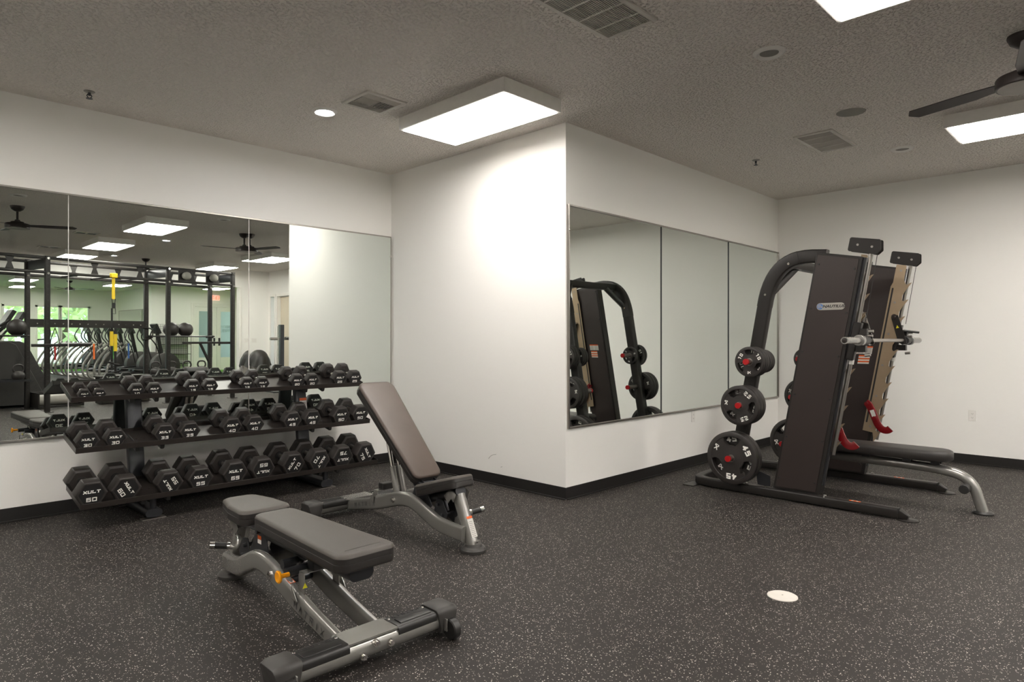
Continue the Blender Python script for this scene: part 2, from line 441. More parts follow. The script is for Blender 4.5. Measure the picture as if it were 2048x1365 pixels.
# cased openings: trims
def casing(name, y0, y1, top):
    mb = MB()
    for a, b in ((y0 - .06, y0), (y1, y1 + .06)): mb.b2(XJ - .018, XJ, a, b, 0, top + .07)
    mb.b2(XJ - .018, XJ, y0, y1, top, top + .07)
    return struct(name, mb, 'white', bevel=.003)
casing('trim_1', -5.7, -5.47, 2.42); casing('trim_2', -5.3, -4.35, 2.42)
struct('door_3', MB().b2(XJ + .08, XJ + .12, -5.29, -4.36, 0.01, 2.41), 'beige', bevel=.003)
mb = MB(); mb.b2(7.5, 7.56, YW - .16, YW + .02, 0, 2.65); struct('trim_3', mb, 'white', bevel=.003)
# double glass entry doors
mb = MB(); mb.b2(9.3, 9.36, -14.32, -14.16, 0, 2.5); mb.b2(10.99, 11.05, -14.32, -14.16, 0, 2.5); mb.b2(9.36, 10.99, -14.32, -14.16, 2.44, 2.5)
mb.b2(9.22, 9.3, -14.2, -14.17, 0, 2.58); mb.b2(11.05, 11.13, -14.2, -14.17, 0, 2.58); mb.b2(9.3, 11.05, -14.2, -14.17, 2.5, 2.58)
struct('trim_4', mb, 'white', bevel=.003)
for i, (a, b) in enumerate(((9.365, 10.17), (10.18, 10.985))):
    mb = MB(); mb.b2(a, a + .15, -14.25, -14.2, .01, 2.43); mb.b2(b - .15, b, -14.25, -14.2, .01, 2.43)
    mb.b2(a + .15, b - .15, -14.25, -14.2, 2.27, 2.43); mb.b2(a + .15, b - .15, -14.25, -14.2, .01, .5)
    d = struct('door_%d' % (i + 1), mb, 'white', bevel=.003)
    build('pane', MB().b2(a + .15, b - .15, -14.23, -14.224, .5, 2.27), 'glass', d)
    hx = b - .09 if i == 0 else a + .09
    build('door_lever', MB().b2(hx - .035, hx + .035, -14.2, -14.18, .95, 1.25).cyl((hx, -14.18, 1.05), (hx, -14.14, 1.05), .01).cyl((hx, -14.145, 1.05), (hx + (-.1 if i == 0 else .1), -14.145, 1.05), .01), 'gmetal', d, bevel=.003)
    if i == 1:
        tm = Matrix.Translation((10.58, -14.222, 1.62)) @ Matrix.Rotation(R(90), 4, 'X') @ Matrix.Rotation(0, 4, 'Z')
        tb = MB()
        # lettered to be read from the hallway side
        tm = Matrix.Translation((10.58, -14.235, 1.68)) @ Matrix.Rotation(R(90), 4, 'X')
        tb.m = tm
        tb.strokes('FITNESS', .40, .10, .016, Matrix.Identity(4)); tb.m = tm @ Matrix.Translation((0, -.15, 0)); tb.strokes('CENTER', .36, .10, .016, Matrix.Identity(4))
        build('door_lettering', tb, 'print', d)
g = build('artificial_turf', MB().b2(8.0, 11.9, -14.19, -7.4, 0, .012).b2(XL + .1, 7.8, YF + .02, -15.6, 0, .012), 'turf'); tag(g, 'green artificial turf along the cardio room windows and entry doors', 'turf', kind='stuff')

# outdoors seen through the windows
g = build('lawn', MB().b2(-25, 40, -60, YF - .2, -.25, -.15), 'grass'); tag(g, 'green lawn outside beyond the far windows', 'lawn', kind='stuff')
g = build('street_building', MB().b2(11.5, 24, -38, -33, -.15, 6), 'concrete'); tag(g, 'pale building outside beyond the right far window', 'building')
def tree(x, y, h, label):
    t = thing('leafy_tree', label, 'tree', (x, y, -.149), 0, 'trees outside the windows')
    build('trunk', MB().tube([(0, 0, 0), (.1, .05, h * .35), (0, 0, h * .6)], [.16, .12, .07], 10), 'bark', t)
    rnd = random.Random(int(x * 10)); mb = MB()
    for k in range(520):
        a = rnd.uniform(0, 2 * PI); e = rnd.uniform(-1, 1); rr = h * .42 * rnd.uniform(.4, 1)
        c = Vector((rr * math.cos(a) * math.sqrt(1 - e * e), rr * math.sin(a) * math.sqrt(1 - e * e), h * .58 + rr * e * .95))
        sz = h * .05
        u = Vector((rnd.uniform(-1, 1), rnd.uniform(-1, 1), rnd.uniform(-1, 1))).normalized(); v = u.orthogonal().normalized()
        mb.add([c - u * sz, c + v * sz * .6, c + u * sz, c - v * sz * .6], [[0, 1, 2, 3]])
    build('crown', mb, 'leaf', t)
tree(4.6, -24, 4.6, 'leafy green tree outside the left pair of far windows')
tree(8.2, -29.5, 5.5, 'taller leafy tree standing further back outside the windows')
tree(-.5, -25, 4.6, 'leafy tree outside the widest window of the far wall')

# ------------------------------------------------------------ wall mirrors
def wall_mirror(name, label, xs_, y, z0, z1, skews, lean, seam):
    t = thing(name, label, 'mirror', (xs_[0], y, z0))
    for i in range(len(xs_) - 1):
        a, b = xs_[i] + .0012, xs_[i + 1] - .0012
        mb = MB(); mb.b2(0, b - a, -.006, 0, 0, z1 - z0)
        o = build('mirror_panel', mb, 'mirror', t)
        o.location = (a - xs_[0], -.006, 0)
        o.rotation_euler = (R(lean), 0, R(skews[i]))
    fr = MB(); L = xs_[-1] - xs_[0]; hh = z1 - z0
    fr.b2(-.004, L + .004, -.024, 0, hh, hh + .014); fr.b2(-.004, L + .004, -.024, 0, -.016, 0)
    fr.b2(-.012, 0, -.024, 0, -.016, hh + .014); fr.b2(L, L + .012, -.024, 0, -.016, hh + .014)
    build('mirror_frame', fr, 'steel', t, bevel=.002)
    for k in range(1, len(xs_) - 1):
        x = xs_[k] - xs_[0]; build('panel_seam', MB().b2(x - .0024, x + .0024, -.0185, -.002, .0, hh), seam, t)
    for x in (0, L): build('mirror_clip', MB().cyl((x, -.03, hh - .2), (x, -.02, hh - .2), .012), 'chrome', t)
    return t
wall_mirror('wall_mirror', 'long mirror of wide panels on the wall behind the dumbbell rack', [-3.0, -1.6, -.19, 1.207, 2.60, 4.145], YA, .592, 2.42, [0, 0, 0, 0, -.42], .2, 'white')
wall_mirror('wall_mirror', 'three panel mirror on the back wall behind the barbell machine', [4.2, 5.61, 7.02, 8.375], YC, .60, 2.425, [0, 0, 0], 0.0, 'gmetal')
t = thing('wall_mirror', 'mirror on the side wall of the cardio room', 'mirror', (7.85, -16.2, .3))
build('mirror_panel', MB().b2(-.014, -.006, -1.9, 1.7, 0, 2.0), 'mirror', t)
build('mirror_frame', MB().b2(-.02, 0, -1.92, 1.72, 2.0, 2.02).b2(-.02, 0, -1.92, 1.72, -.02, 0).b2(-.02, 0, -1.94, -1.9, 0, 2).b2(-.02, 0, 1.7, 1.72, 0, 2), 'steel', t)

# ------------------------------------------------------------ ceiling fixtures
def make_panel_light():
    t = thing('ceiling_panel_light', '', 'ceiling light', (0, 0, H))
    a, b, d = .30, .60, .1
    fr = MB(); rings = []
    o_ = [(-a, -b), (a, -b), (a, b), (-a, b)]
    i_ = [(-a + .018, -b + .018), (a - .018, -b + .018), (a - .018, b - .018), (-a + .018, b - .018)]
    j_ = [(-a + .022, -b + .022), (a - .022, -b + .022), (a - .022, b - .022), (-a + .022, b - .022)]
    rings = [[Vector((*p, 0)) for p in o_], [Vector((*p, -d)) for p in o_], [Vector((*p, -d)) for p in i_], [Vector((*p, -d + .006)) for p in j_], [Vector((*p, -.01)) for p in j_]]
    fr.loft(rings)
    build('light_housing', fr, 'white', t, sharp=20)
    build('diffuser', MB().b2(-a + .022, a - .022, -b + .022, b - .022, -d - .007, -d + .008), 'diff', t, bevel=.003)  # set proud of the frame: glowing edges added to brighten the ceiling
    return t
P0 = make_panel_light()
lights = [(3.45, 3.77, 'brightly lit rectangular ceiling light nearest the corner of the protruding wall'),
          (3.43, .62, 'rectangular ceiling light between the large return grille and the fan'),
          (6.47, .62, 'rectangular ceiling light nearest the wall with the duplex outlet, below the fan'),
          (3.5, -2.25, 'rectangular ceiling light in the mirror, second in the near row'),
          (3.5, -4.75, 'rectangular ceiling light in the mirror, third in the near row'),
          (6.5, -2.1, 'rectangular ceiling light in the mirror beside the two-rod fan'),
          (6.5, -4.8, 'rectangular ceiling light in the mirror right above the rig end'),
          (.0, 3.72, 'rectangular ceiling light by the far end of the long mirror'), (-.75, .62, 'rectangular ceiling light near the side wall'), (.3, -2.3, 'rectangular ceiling light left of the rig'),
          (3.6, -9.0, 'cardio room ceiling light nearest the opening'), (6.6, -9.0, 'cardio room ceiling light above the ellipticals'),
          (3.9, -13.0, 'cardio room ceiling light at the middle row, left'), (6.5, -13.2, 'cardio room ceiling light at the middle row, right'), (9.4, -12.2, 'cardio room ceiling light near the exit sign'),
          (4.4, -16.5, 'cardio room ceiling light nearest the windows'), (.5, -9, 'cardio room ceiling light at the left of the opening'), (.5, -13, 'cardio room ceiling light at the far left')]
for i, (x, y, l) in enumerate(lights):
    t = P0 if i == 0 else dup(P0, (x, y, H))
    if i == 2:
        for c_ in t.children:
            if c_.name.startswith('diffuser'): c_.data = c_.data.copy(); c_.data.materials[0] = M['diff2']
    t.location = (x, y, H); t['label'] = l; t['group'] = 'rectangular surface lights on the ceiling'
for c_ in P0.children:
    if c_.name.startswith('diffuser'): c_.data = c_.data.copy(); c_.data.materials[0] = M['diff1']

def make_downlight(lit):
    t = thing('recessed_downlight', '', 'downlight', (0, 0, H))
    mb = MB(); mb.lathe([(.050, -.003), (.062, -.006), (.074, -.016), (.080, -.017), (.094, -.006), (.099, 0), (.05, 0)], cap=False, n=36)
    build('trim_ring', mb, 'white', t, sharp=50)
    if lit: build('lens', MB().lathe([(.066, -.006), (.05, -.0065), (.001, -.007)], n=24), 'down', t)
    else: build('baffle', MB().lathe([(.06, -.0045), (.042, -.0048), (.03, -.0050), (.001, -.0052)], n=24), 'speaker', t)
    return t
D1 = make_downlight(True); D1.location = (2.65, 4.66, H); D1['label'] = 'glowing round downlight beside the square air vent'; D1['group'] = 'recessed downlights'
D2 = make_downlight(False); D2.location = (4.05, 1.73, H); D2['label'] = 'unlit round downlight between the large grille and the panel light'; D2['group'] = 'recessed downlights'
dup(D2, (6.96, 1.71, H), label='small unlit round downlight by the white return grille, toward the fan')
dup(D2, (1.55, 1.6, H), label='unlit downlight close to the ceiling fan at the mirror open end')
dup(D1, (4.2, -1.25, H), label='glowing downlight reflected under the first panel light')
dup(D1, (4.2, -4.6, H), label='glowing downlight reflected under the third panel light')

def sprinkler(x, y, l):
    t = thing('fire_sprinkler', l, 'sprinkler', (x, y, H), 0, 'fire sprinklers')
    build('escutcheon', MB().lathe([(.036, 0), (.036, -.003), (.028, -.008), (.012, -.010)], n=20), 'steel', t)
    build('sprinkler_head', MB().cyl((0, 0, -.005), (0, 0, -.03), .009, 10).tube([(.009, 0, -.02), (.016, 0, -.033), (.005, 0, -.048)], .0035, 8).tube([(-.009, 0, -.02), (-.016, 0, -.033), (-.005, 0, -.048)], .0035, 8).lathe([(.006, -.046), (.022, -.05), (.022, -.052), (.004, -.052)], n=14), 'gmetal', t)
sprinkler(1.25, 5.5, 'pendant fire sprinkler above the left mirror wall')
sprinkler(6.38, 2.86, 'pendant fire sprinkler above the barbell machine')

def grille(x0, x1, y0, y1, l, nbay, axis, fine):
    t = thing('ceiling_grille', l, 'air grille', ((x0 + x1) / 2, (y0 + y1) / 2, H), 0, 'ceiling air grilles')
    a, b = (x1 - x0) / 2, (y1 - y0) / 2
    fr = MB(); e = .028
    fr.b2(-a, a, -b, -b + e, -.012, 0); fr.b2(-a, a, b - e, b, -.012, 0); fr.b2(-a, -a + e, -b + e, b - e, -.012, 0); fr.b2(a - e, a, -b + e, b - e, -.012, 0)
    for k in range(1, nbay):
        if axis == 'x': c = -a + 2 * a * k / nbay; fr.b2(c - .006, c + .006, -b + e, b - e, -.011, 0)
        else: c = -b + 2 * b * k / nbay; fr.b2(-a + e, a - e, c - .006, c + .006, -.011, 0)
    build('grille_frame', fr, 'grille', t, bevel=.002)
    build('backing', MB().b2(-a + e, a - e, -b + e, b - e, -.003, -.001), 'gdark', t)
    sl = MB()
    if axis == 'x':
        n = int((2 * b - 2 * e) / fine)
        for k in range(n): c = -b + e + (k + .5) * (2 * b - 2 * e) / n; sl.b2(-a + e, a - e, c - fine * .15, c + fine * .15, -.009, -.002)
    else:
        n = int((2 * a - 2 * e) / fine)
        for k in range(n): c = -a + e + (k + .5) * (2 * a - 2 * e) / n; sl.b2(c - fine * .2, c + fine * .2, -b + e, b - e, -.009, -.002)
    build('louvres', sl, 'grille', t)
grille(2.45, 3.19, 1.99, 2.34, 'large square return grille with five bays in the ceiling', 5, 'x', .012)
grille(5.88, 6.53, 1.97, 2.30, 'white four bay return grille between downlight and sprinkler', 4, 'x', .010)

# square four way supply register next to the glowing downlight
t = thing('ceiling_register', 'square white supply register with curved blades beside the lit panel', 'air vent', (2.81, 4.215, H), 0)
a = .175; e = .030; fr = MB()
for (x0, x1, y0, y1) in ((-a, a, -a, -a + e), (-a, a, a - e, a), (-a, -a + e, -a + e, a - e), (a - e, a, -a + e, a - e)): fr.b2(x0, x1, y0, y1, -.012, 0)
fr.b2(-a + e, a - e, -.069, -.064, -.014, 0); fr.b2(-a + e, a - e, .064, .069, -.014, 0); fr.b2(-.003, .003, -a + e, a - e, -.014, 0)
build('register_frame', fr, 'grille', t, bevel=.002)
build('backing', MB().b2(-a + e, a - e, -a + e, a - e, -.003, -.001), 'plastic', t)
sl = MB()
for q in (-1, 1):
    for k in range(7):
        x = q * (.014 + k * .0185); sl.box((x, 0, -.010), (.002, .126, .014), Matrix.Rotation(R(35 * q), 3, 'Y'))
    for k in range(4):
        y = q * (.078 + k * .0175); sl.box((0, y, -.010), (2 * (a - e), .0018, .012), Matrix.Rotation(R(-35 * q), 3, 'X'))
build('blades', sl, 'grille', t)
def small_register(x, y, l):
    t = thing('ceiling_register', l, 'air vent', (x, y, H), 0, 'registers over the rig')
    build('register_frame', MB().b2(-.18, .18, -.14, -.11, -.012, 0).b2(-.18, .18, .11, .14, -.012, 0).b2(-.18, -.15, -.11, .11, -.012, 0).b2(.15, .18, -.11, .11, -.012, 0).b2(-.01, .01, -.11, .11, -.012, 0), 'grille', t)
    build('backing', MB().b2(-.15, .15, -.11, .11, -.003, -.001), 'plastic', t)
small_register(2.95, -1.35, 'rectangular register reflected between the first two panel lights')
small_register(2.9, -4.0, 'rectangular register reflected left of the third panel light')

t = thing('ceiling_speaker', 'round grey flush speaker in the ceiling above the barbell machine', 'speaker', (5.55, 1.72, H))
build('speaker_rim', MB().lathe([(.105, 0), (.107, -.006), (.118, -.007), (.122, 0)], cap=False, n=36), 'ceiling', t)
build('speaker_mesh', MB().lathe([(.106, -.002), (.104, -.005), (.001, -.006)], n=36), 'speaker', t)

def make_fan():
    t = thing('ceiling_fan', '', 'ceiling fan', (0, 0, H), 0)
    build('canopy', MB().lathe([(.085, 0), (.085, -.012), (.07, -.045), (.035, -.07), (.018, -.075)], n=28), 'bronze', t)
    build('downrod', MB().cyl((0, 0, -.07), (0, 0, -.2), .014), 'bronze', t)
    build('motor_housing', MB().lathe([(.022, -.185), (.03, -.19), (.032, -.205), (.075, -.215), (.08, -.235), (.135, -.24), (.142, -.25), (.142, -.30), (.138, -.305)], n=36), 'bronze', t)
    build('lens_disc', MB().lathe([(.132, -.304), (.128, -.308), (.001, -.309)], n=32), 'greyp', t)
    for k in range(3):
        a = 2 * PI * k / 3
        bl = MB(); bl.m = Matrix.Rotation(a, 4, 'Z') @ Matrix.Translation((0, 0, -.262)) @ Matrix.Rotation(R(10), 4, 'X')
        bl.slab([(.12, -.035), (.3, -.06), (.66, -.055), (.70, 0), (.66, .055), (.3, .05), (.12, .035)], [(0, -.003, .01), (0, .003, .01)])
        build('fan_blade', bl, 'bronze', t)
    return t
F0 = make_fan(); F0.location = (4.87, .56, H); F0.rotation_euler = (0, 0, R(70)); F0['label'] = 'dark bronze ceiling fan above the bench end of the barbell machine'; F0['group'] = 'bronze ceiling fans'
dup(F0, (1.68, .7, H), R(25), 'dark ceiling fan whose drum shows at the open end of the mirror')
dup(F0, (4.9, -4.8, H), R(60), 'dark ceiling fan reflected just above the middle of the rig')
dup(F0, (5.2, -13.5, H), R(15), 'dark ceiling fan in the cardio room near its windows')

# outlets, floor box, decals
def outlet(name, label, loc, rz, gang=1, cat='outlet'):
    t = thing(name, label, cat, loc, rz)
    wd = .07 * gang if gang > 1 else .072
    build('cover_plate', MB().slab([(-wd / 2, -.058), (wd / 2, -.058), (wd / 2, .058), (-wd / 2, .058)], [(0, 0, .004), (0, .003, .004), (.002, .005, .003)], Matrix.Rotation(R(90), 4, 'X')), 'white', t)
    s = MB(); s.m = Matrix.Rotation(R(90), 4, 'X')
    for g_ in range(gang):
        ox = (g_ - (gang - 1) / 2) * .046
        for sy in (-.02, .02):
            s.slab(round_poly([(ox - .015, sy - .014), (ox + .015, sy - .014), (ox + .015, sy + .014), (ox - .015, sy + .014)], .009, 3), [(0, .004, .001), (0, .0065, .001)])
            s.cur = 1
            s.b2(ox - .008, ox - .006, sy - .003, sy + .006, .0063, .0068); s.b2(ox + .005, ox + .007, sy - .003, sy + .005, .0063, .0068); s.b2(ox - .002, ox + .002, sy - .010, sy - .007, .0063, .0068)
            s.cur = 0
    build('sockets', s, ['white', 'ink'], t)
outlet('wall_outlet', 'white duplex outlet low on the right wall beside the bench', (XD, 1.405, .515), R(-90))
outlet('wall_outlet', 'white duplex outlet low on the wall under the back mirror', (6.25, YC, .517), 0)
outlet('light_switch', 'white two gang plate reflected beside the opening to the cardio room', (7.71, YW, 1.22), R(180), 2, 'switch')
t = thing('floor_box_cover', 'round white cover plate set in the open rubber floor', 'floor cover', (3.388, 1.378, 0))
build('cover_rim', MB().lathe([(.074, 0), (.074, .003), (.068, .006), (.056, .0065)], n=40), 'grille', t)
build('cover_disc', MB().lathe([(.0555, 0), (.0555, .0060), (.052, .0072), (.001, .0074)], n=40), 'grille', t)
build('cover_screw', MB().lathe([(.004, .007), (.004, .0085), (.001, .009)], n=12), 'steel', t)

t = thing('wall_graphic', 'green and navy lettered decal with a green disc on the right wall', 'wall decal', (XD - .001, 0, 1.6))
tmx = Matrix(((0, 0, -1, 0), (-1, 0, 0, 0), (0, 1, 0, 0), (0, 0, 0, 1)))
def decal(nm, mk, fn):
    d = MB(); d.m = tmx; fn(d); build(nm, d, mk, t)
def TT(y, z): return Matrix.Translation((-y, z - 1.6, 0))
decal('decal_letters', 'navy', lambda d: (d.strokes('FRO', .23, .092, .014, TT(.12, 1.965)), d.strokes('T', .085, .095, .014, TT(.06, 1.80)), d.strokes('NC', .16, .085, .013, TT(.075, 1.43)), [d.b2(-.18 + k * .035, -.16 + k * .035, -.33, -.275, 0, .001) for k in range(6)]))
decal('decal_initial', 'green', lambda d: d.strokes('F', .13, .22, .038, TT(.055, 1.60)))
decal('decal_disc', 'lgreen', lambda d: (d.lathe([(.11, 0), (.11, .001)], TT(.27, 1.78), 32)))

# ------------------------------------------------------------ dumbbell rack
TR = [  # front lip bottom (y, z), tray depth, slope
    (5.21, .162, .41, 10.5), (5.34, .53, .37, 11.0), (5.467, .876, .345, 16.0)]
XR0, XR1 = 1.135, 3.505
rack = thing('dumbbell_rack', 'black three shelf dumbbell rack with angled trays against the mirror wall', 'dumbbell rack', (2.31, 5.6, 0))
for (y, z, d, a) in TR:
    mb = MB(); mb.m = Matrix.Translation((0, y, z)) @ Matrix.Rotation(R(a), 4, 'X')
    w_ = .004
    mb.b2(XR0, XR1, 0, d, .006, .010)                     # shelf sheet
    mb.b2(XR0, XR1, -.003, .001, 0, .040)                 # front lip
    mb.b2(XR0, XR1, d - .002, d + .002, 0, .034)
    mb.b2(XR0 - .004, XR0, -.003, d + .002, 0, .040); mb.b2(XR1, XR1 + .004, -.003, d + .002, 0, .040)
    for xx in (1.61, 3.02):
        for dx in (-.05, 0, .05):
            mb.lathe([(.008, .0102), (.008, .0125), (.002, .013)], Matrix.Translation((xx + dx, d * .45, 0)), 10)
    build('shelf_tray', mb, 'tray', rack, bevel=.0012, world=True)
for xx in (1.61, 3.02):
    ft = MB(); ft.sweep([(xx, 5.27, .045), (xx, 5.9, .045)], rrect(.115, .06, .028, 5))
    build('foot', ft, 'gmetal', rack, bevel=.002, world=True)
    build('foot_plate', MB().b2(xx - .08, xx + .08, 5.262, 5.33, 0.001, .008), 'steel', rack, world=True); build('foot_plate', MB().b2(xx - .08, xx + .08, 5.84, 5.9, 0.001, .008), 'steel', rack, world=True)
    up = MB(); up.sweep([(xx, 5.66, .07), (xx, 5.80, .97)], rrect(.115, .055, .012, 3), up=(0, 1, 0))
    up.cyl((xx, 5.30, .06), (xx, 5.30, .175), .022)
    build('upright', up, 'gmetal', rack, bevel=.002, world=True)
    br = MB()
    for (y, z, d, a) in TR:
        zz = z + d * .8 * math.tan(R(a))
        br.m = Matrix.Identity(4)
        br.sweep([(xx + .085, y + .02, z - .012), (xx + .085, y + d - .04, zz)], rrect(.03, .045, .01))
        br.sweep([(xx - .085, y + .02, z - .012), (xx - .085, y + d - .04, zz)], rrect(.03, .045, .01))
        br.b2(xx - .1, xx + .1, y + d - .09, y + d - .05, zz - .05, zz - .01)
    build('tray_bracket', br, 'plastic', rack, bevel=.003, world=True)
lb = MB(); lb.sweep([(1.61, 5.86, .09), (3.02, 5.86, .09)], rrect(.05, .05, .006)); build('cross_tube', lb, 'gmetal', rack, world=True)
# label sheet on the right upright
lb = MB(); q = Matrix.Translation((3.03, 5.718, .70)) @ Matrix.Rotation(R(90 - 9), 4, 'X')
lb.m = q; lb.b2(-.035, .035, -.06, .05, .001, .002); lb.cur = 1; lb.b2(-.035, .035, .052, .075, .001, .002); lb.cur = 2
for k in range(6): lb.b2(-.028, .028, -.05 + k * .016, -.046 + k * .016, .002, .0024)
build('warning_label', lb, ['label', 'orange', 'ink'], rack, world=True)

DBC = {}
def dumbbell(num, cc, L, rot):
    """hexagonal dumbbell, front face at local y=0, resting on z=0; rot = lettering turned in degrees"""
    t = thing('dumbbell', '', 'dumbbell')
    key = (num, rot)
    r = cc / 2; hgt = r * math.cos(R(30)); hl = L * (.205 + .085 * (cc - .088) / .13)
    hexp = [(r * math.cos(R(60 * k)), r * math.sin(R(60 * k))) for k in range(6)]
    N = 8
    for end in (0, 1):
        hd = MB()
        M0 = Matrix.Translation((0, 0, hgt)) @ (Matrix.Rotation(R(90), 4, 'X') if end == 0 else Matrix.Translation((0, L, 0)) @ Matrix.Rotation(R(180), 4, 'Z') @ Matrix.Rotation(R(90), 4, 'X'))
        hd.m = M0   # local z points out of the face
        rc = r * .10
        def ring(ins, z, rr=rc):
            return [Vector((p.x, p.y, z)) for p in round_poly(offset_poly(hexp, ins), rr, N - 1)]
        def cring(rad, z):
            # circle points matched to the hexagon's points
            out = []
            for p in ring(0, 0): a = math.atan2(p.y, p.x); out.append(Vector((rad * math.cos(a), rad * math.sin(a), z)))
            return out
        cr = r * .775
        hd.loft([cring(r * .42, -hl + .003), ring(r * .18, -hl, rc), ring(r * .03, -hl + r * .10), ring(0, -hl + r * .2), ring(0, -r * .14), ring(r * .045, -r * .035), ring(r * .10, 0, rc), cring(cr, 0.0), cring(cr * .985, -.0025), cring(cr * .9, -.0025)], cap=True)
        hd.cur = 1
        hd.loft([cring(cr * .975, -.0024), cring(cr * .96, -.0012), cring(.001, -.0010)], cap=True)
        hd.cur = 2
        TX = Matrix.Rotation(R(rot), 4, 'Z')
        hd.strokes('XULT', cr * 1.30, cr * .27, cr * .074, TX @ Matrix.Translation((0, cr * .24, -.0008)), gap=.16, slant=.12, depth=.0012)
        hd.strokes(num, cr * (.80 if len(num) > 1 else .34), cr * .36, cr * .072, TX @ Matrix.Translation((0, -cr * .46, -.0008)), gap=.24, depth=.0012)
        build('weight_head', hd, ['rubber', 'rubber2', 'print'], t, sharp=28)
    hr = .0155 if cc < .2 else .017
    hn = MB(); hn.tube([(0, hl * .8, hgt), (0, hl + .01, hgt), (0, L * .42, hgt), (0, L * .5, hgt), (0, L * .58, hgt), (0, L - hl - .01, hgt), (0, L - hl * .8, hgt)], [hr * .85, hr * .85, hr, hr * 1.08, hr, hr * .85, hr * .85], 14)
    build('handle', hn, 'chrome' if cc < .16 else 'steel', t)
    cl = MB()
    cl.m = Matrix.Translation((0, 0, hgt)) @ Matrix.Rotation(R(-90), 4, 'X')
    cl.lathe([(r * .34, hl - .002), (r * .32, hl + .006), (hr * .7, hl + .007)], n=20)
    build('collar', cl, 'rubber2', t)
    cl = MB(); cl.m = Matrix.Translation((0, 0, hgt)) @ Matrix.Rotation(R(-90), 4, 'X')
    cl.lathe([(hr * .7, L - hl - .007), (r * .32, L - hl - .006), (r * .34, L - hl + .002)], n=20)
    build('collar', cl, 'rubber2', t)
    return t

SP = {'5': (.088, .19), '10': (.114, .23), '15': (.127, .26), '20': (.140, .275), '25': (.153, .29), '30': (.155, .30), '35': (.16, .305), '40': (.168, .315),
      '45': (.176, .325), '50': (.184, .33), '55': (.197, .35), '60': (.204, .36), '65': (.207, .37), '70': (.213, .375), '75': (.218, .38)}
protos = {}
def place_db(num, rot, x, tray, label):
    y, z, d, a = TR[tray]
    key = (num, rot)
    cc, L = SP[num]
    if key not in protos: o = protos[key] = dumbbell(num, cc, L, rot)
    else: o = copy_tree(protos[key])
    off = .010
    ca, sa = math.cos(R(a)), math.sin(R(a))
    o.location = (x, y + off * ca - .0105 * sa, z + .0105 * ca + off * sa)
    o.rotation_euler = (R(a), 0, 0)
    o['label'] = label; o['group'] = 'hex dumbbells on the %s shelf' % ['bottom', 'middle', 'top'][tray]
    return o
BOT = [('60', 0, 1.197), ('60', -60, 1.410), ('55', 120, 1.697), ('55', 0, 1.916), ('65', 0, 2.18), ('65', 180, 2.407), ('70', 60, 2.672), ('70', -120, 2.912), ('75', 180, 3.142), ('75', -60, 3.378)]
MID = [('30', 0, 1.205), ('30', 0, 1.377), ('35', 0, 1.705), ('35', 0, 1.885), ('40', 0, 2.210), ('40', 0, 2.396), ('45', 0, 2.728), ('45', 0, 2.918), ('50', 0, 3.205), ('50', 0, 3.405)]
TOP = [('5', 0, 1.213), ('5', 0, 1.308), ('10', 0, 1.550), ('10', 0, 1.670), ('15', 0, 1.952), ('15', 0, 2.086), ('15', 0, 2.388), ('15', 0, 2.520), ('20', 0, 2.838), ('20', 0, 2.984), ('25', 0, 3.264), ('25', 0, 3.424)]
tilt = {0: 'upright', -60: 'running downhill', 120: 'inverted and running uphill', 180: 'upside down', 60: 'running uphill', -120: 'inverted and slanting down'}
for j, (row, nm) in enumerate(((BOT, 'bottom'), (MID, 'middle'), (TOP, 'top'))):
    for k, (num, rot, x) in enumerate(row):
        side = 'left' if k % 2 == 0 else 'right'
        NW = {'5': 'five', '10': 'ten', '15': 'fifteen', '20': 'twenty', '25': 'twenty-five', '30': 'thirty', '35': 'thirty-five', '40': 'forty', '45': 'forty-five', '50': 'fifty', '55': 'fifty-five', '60': 'sixty', '65': 'sixty-five', '70': 'seventy', '75': 'seventy-five'}
        nb = row[k - 1][0] if k % 2 == 0 else (row[k + 1][0] if k + 1 < len(row) else None)
        if k == 0: by = 'at the open end by the bare wall'
        elif nb is None: by = 'at the end by the bench backrest'
        elif nb == num: by = 'between the two pairs of them, beside the %s side' % NW['10' if k == 5 else '20']
        else: by = 'beside a %s' % NW[nb]
        if nm == 'bottom': l = 'bottom shelf hex dumbbell marked %s (%s), lettering %s' % (num, NW[num], tilt[rot])
        elif num == '5': l = 'smallest chrome handled hex dumbbell on the top shelf, %s' % ('at its open end' if k == 0 else 'the inner of the pair')
        elif nm == 'top': l = 'top shelf dumbbell marked %s (%s), %s' % (num, NW[num], by)
        else: l = 'middle shelf dumbbell marked %s (%s), %s' % (num, NW[num], by)
        place_db(num, rot, x, j, l)

# ------------------------------------------------------------ adjustable benches
def arc_pts(p, n=6):
    """smooth a polyline with quadratic corners"""
    p = [Vector(q) for q in p]; out = [p[0]]
    for i in range(1, len(p) - 1):
        a = p[i] + (p[i - 1] - p[i]) * .45; b = p[i] + (p[i + 1] - p[i]) * .45
        for k in range(n + 1):
            t = k / n; out.append(a * (1 - t) ** 2 + p[i] * 2 * t * (1 - t) + b * t * t)
    out.append(p[-1]); return out

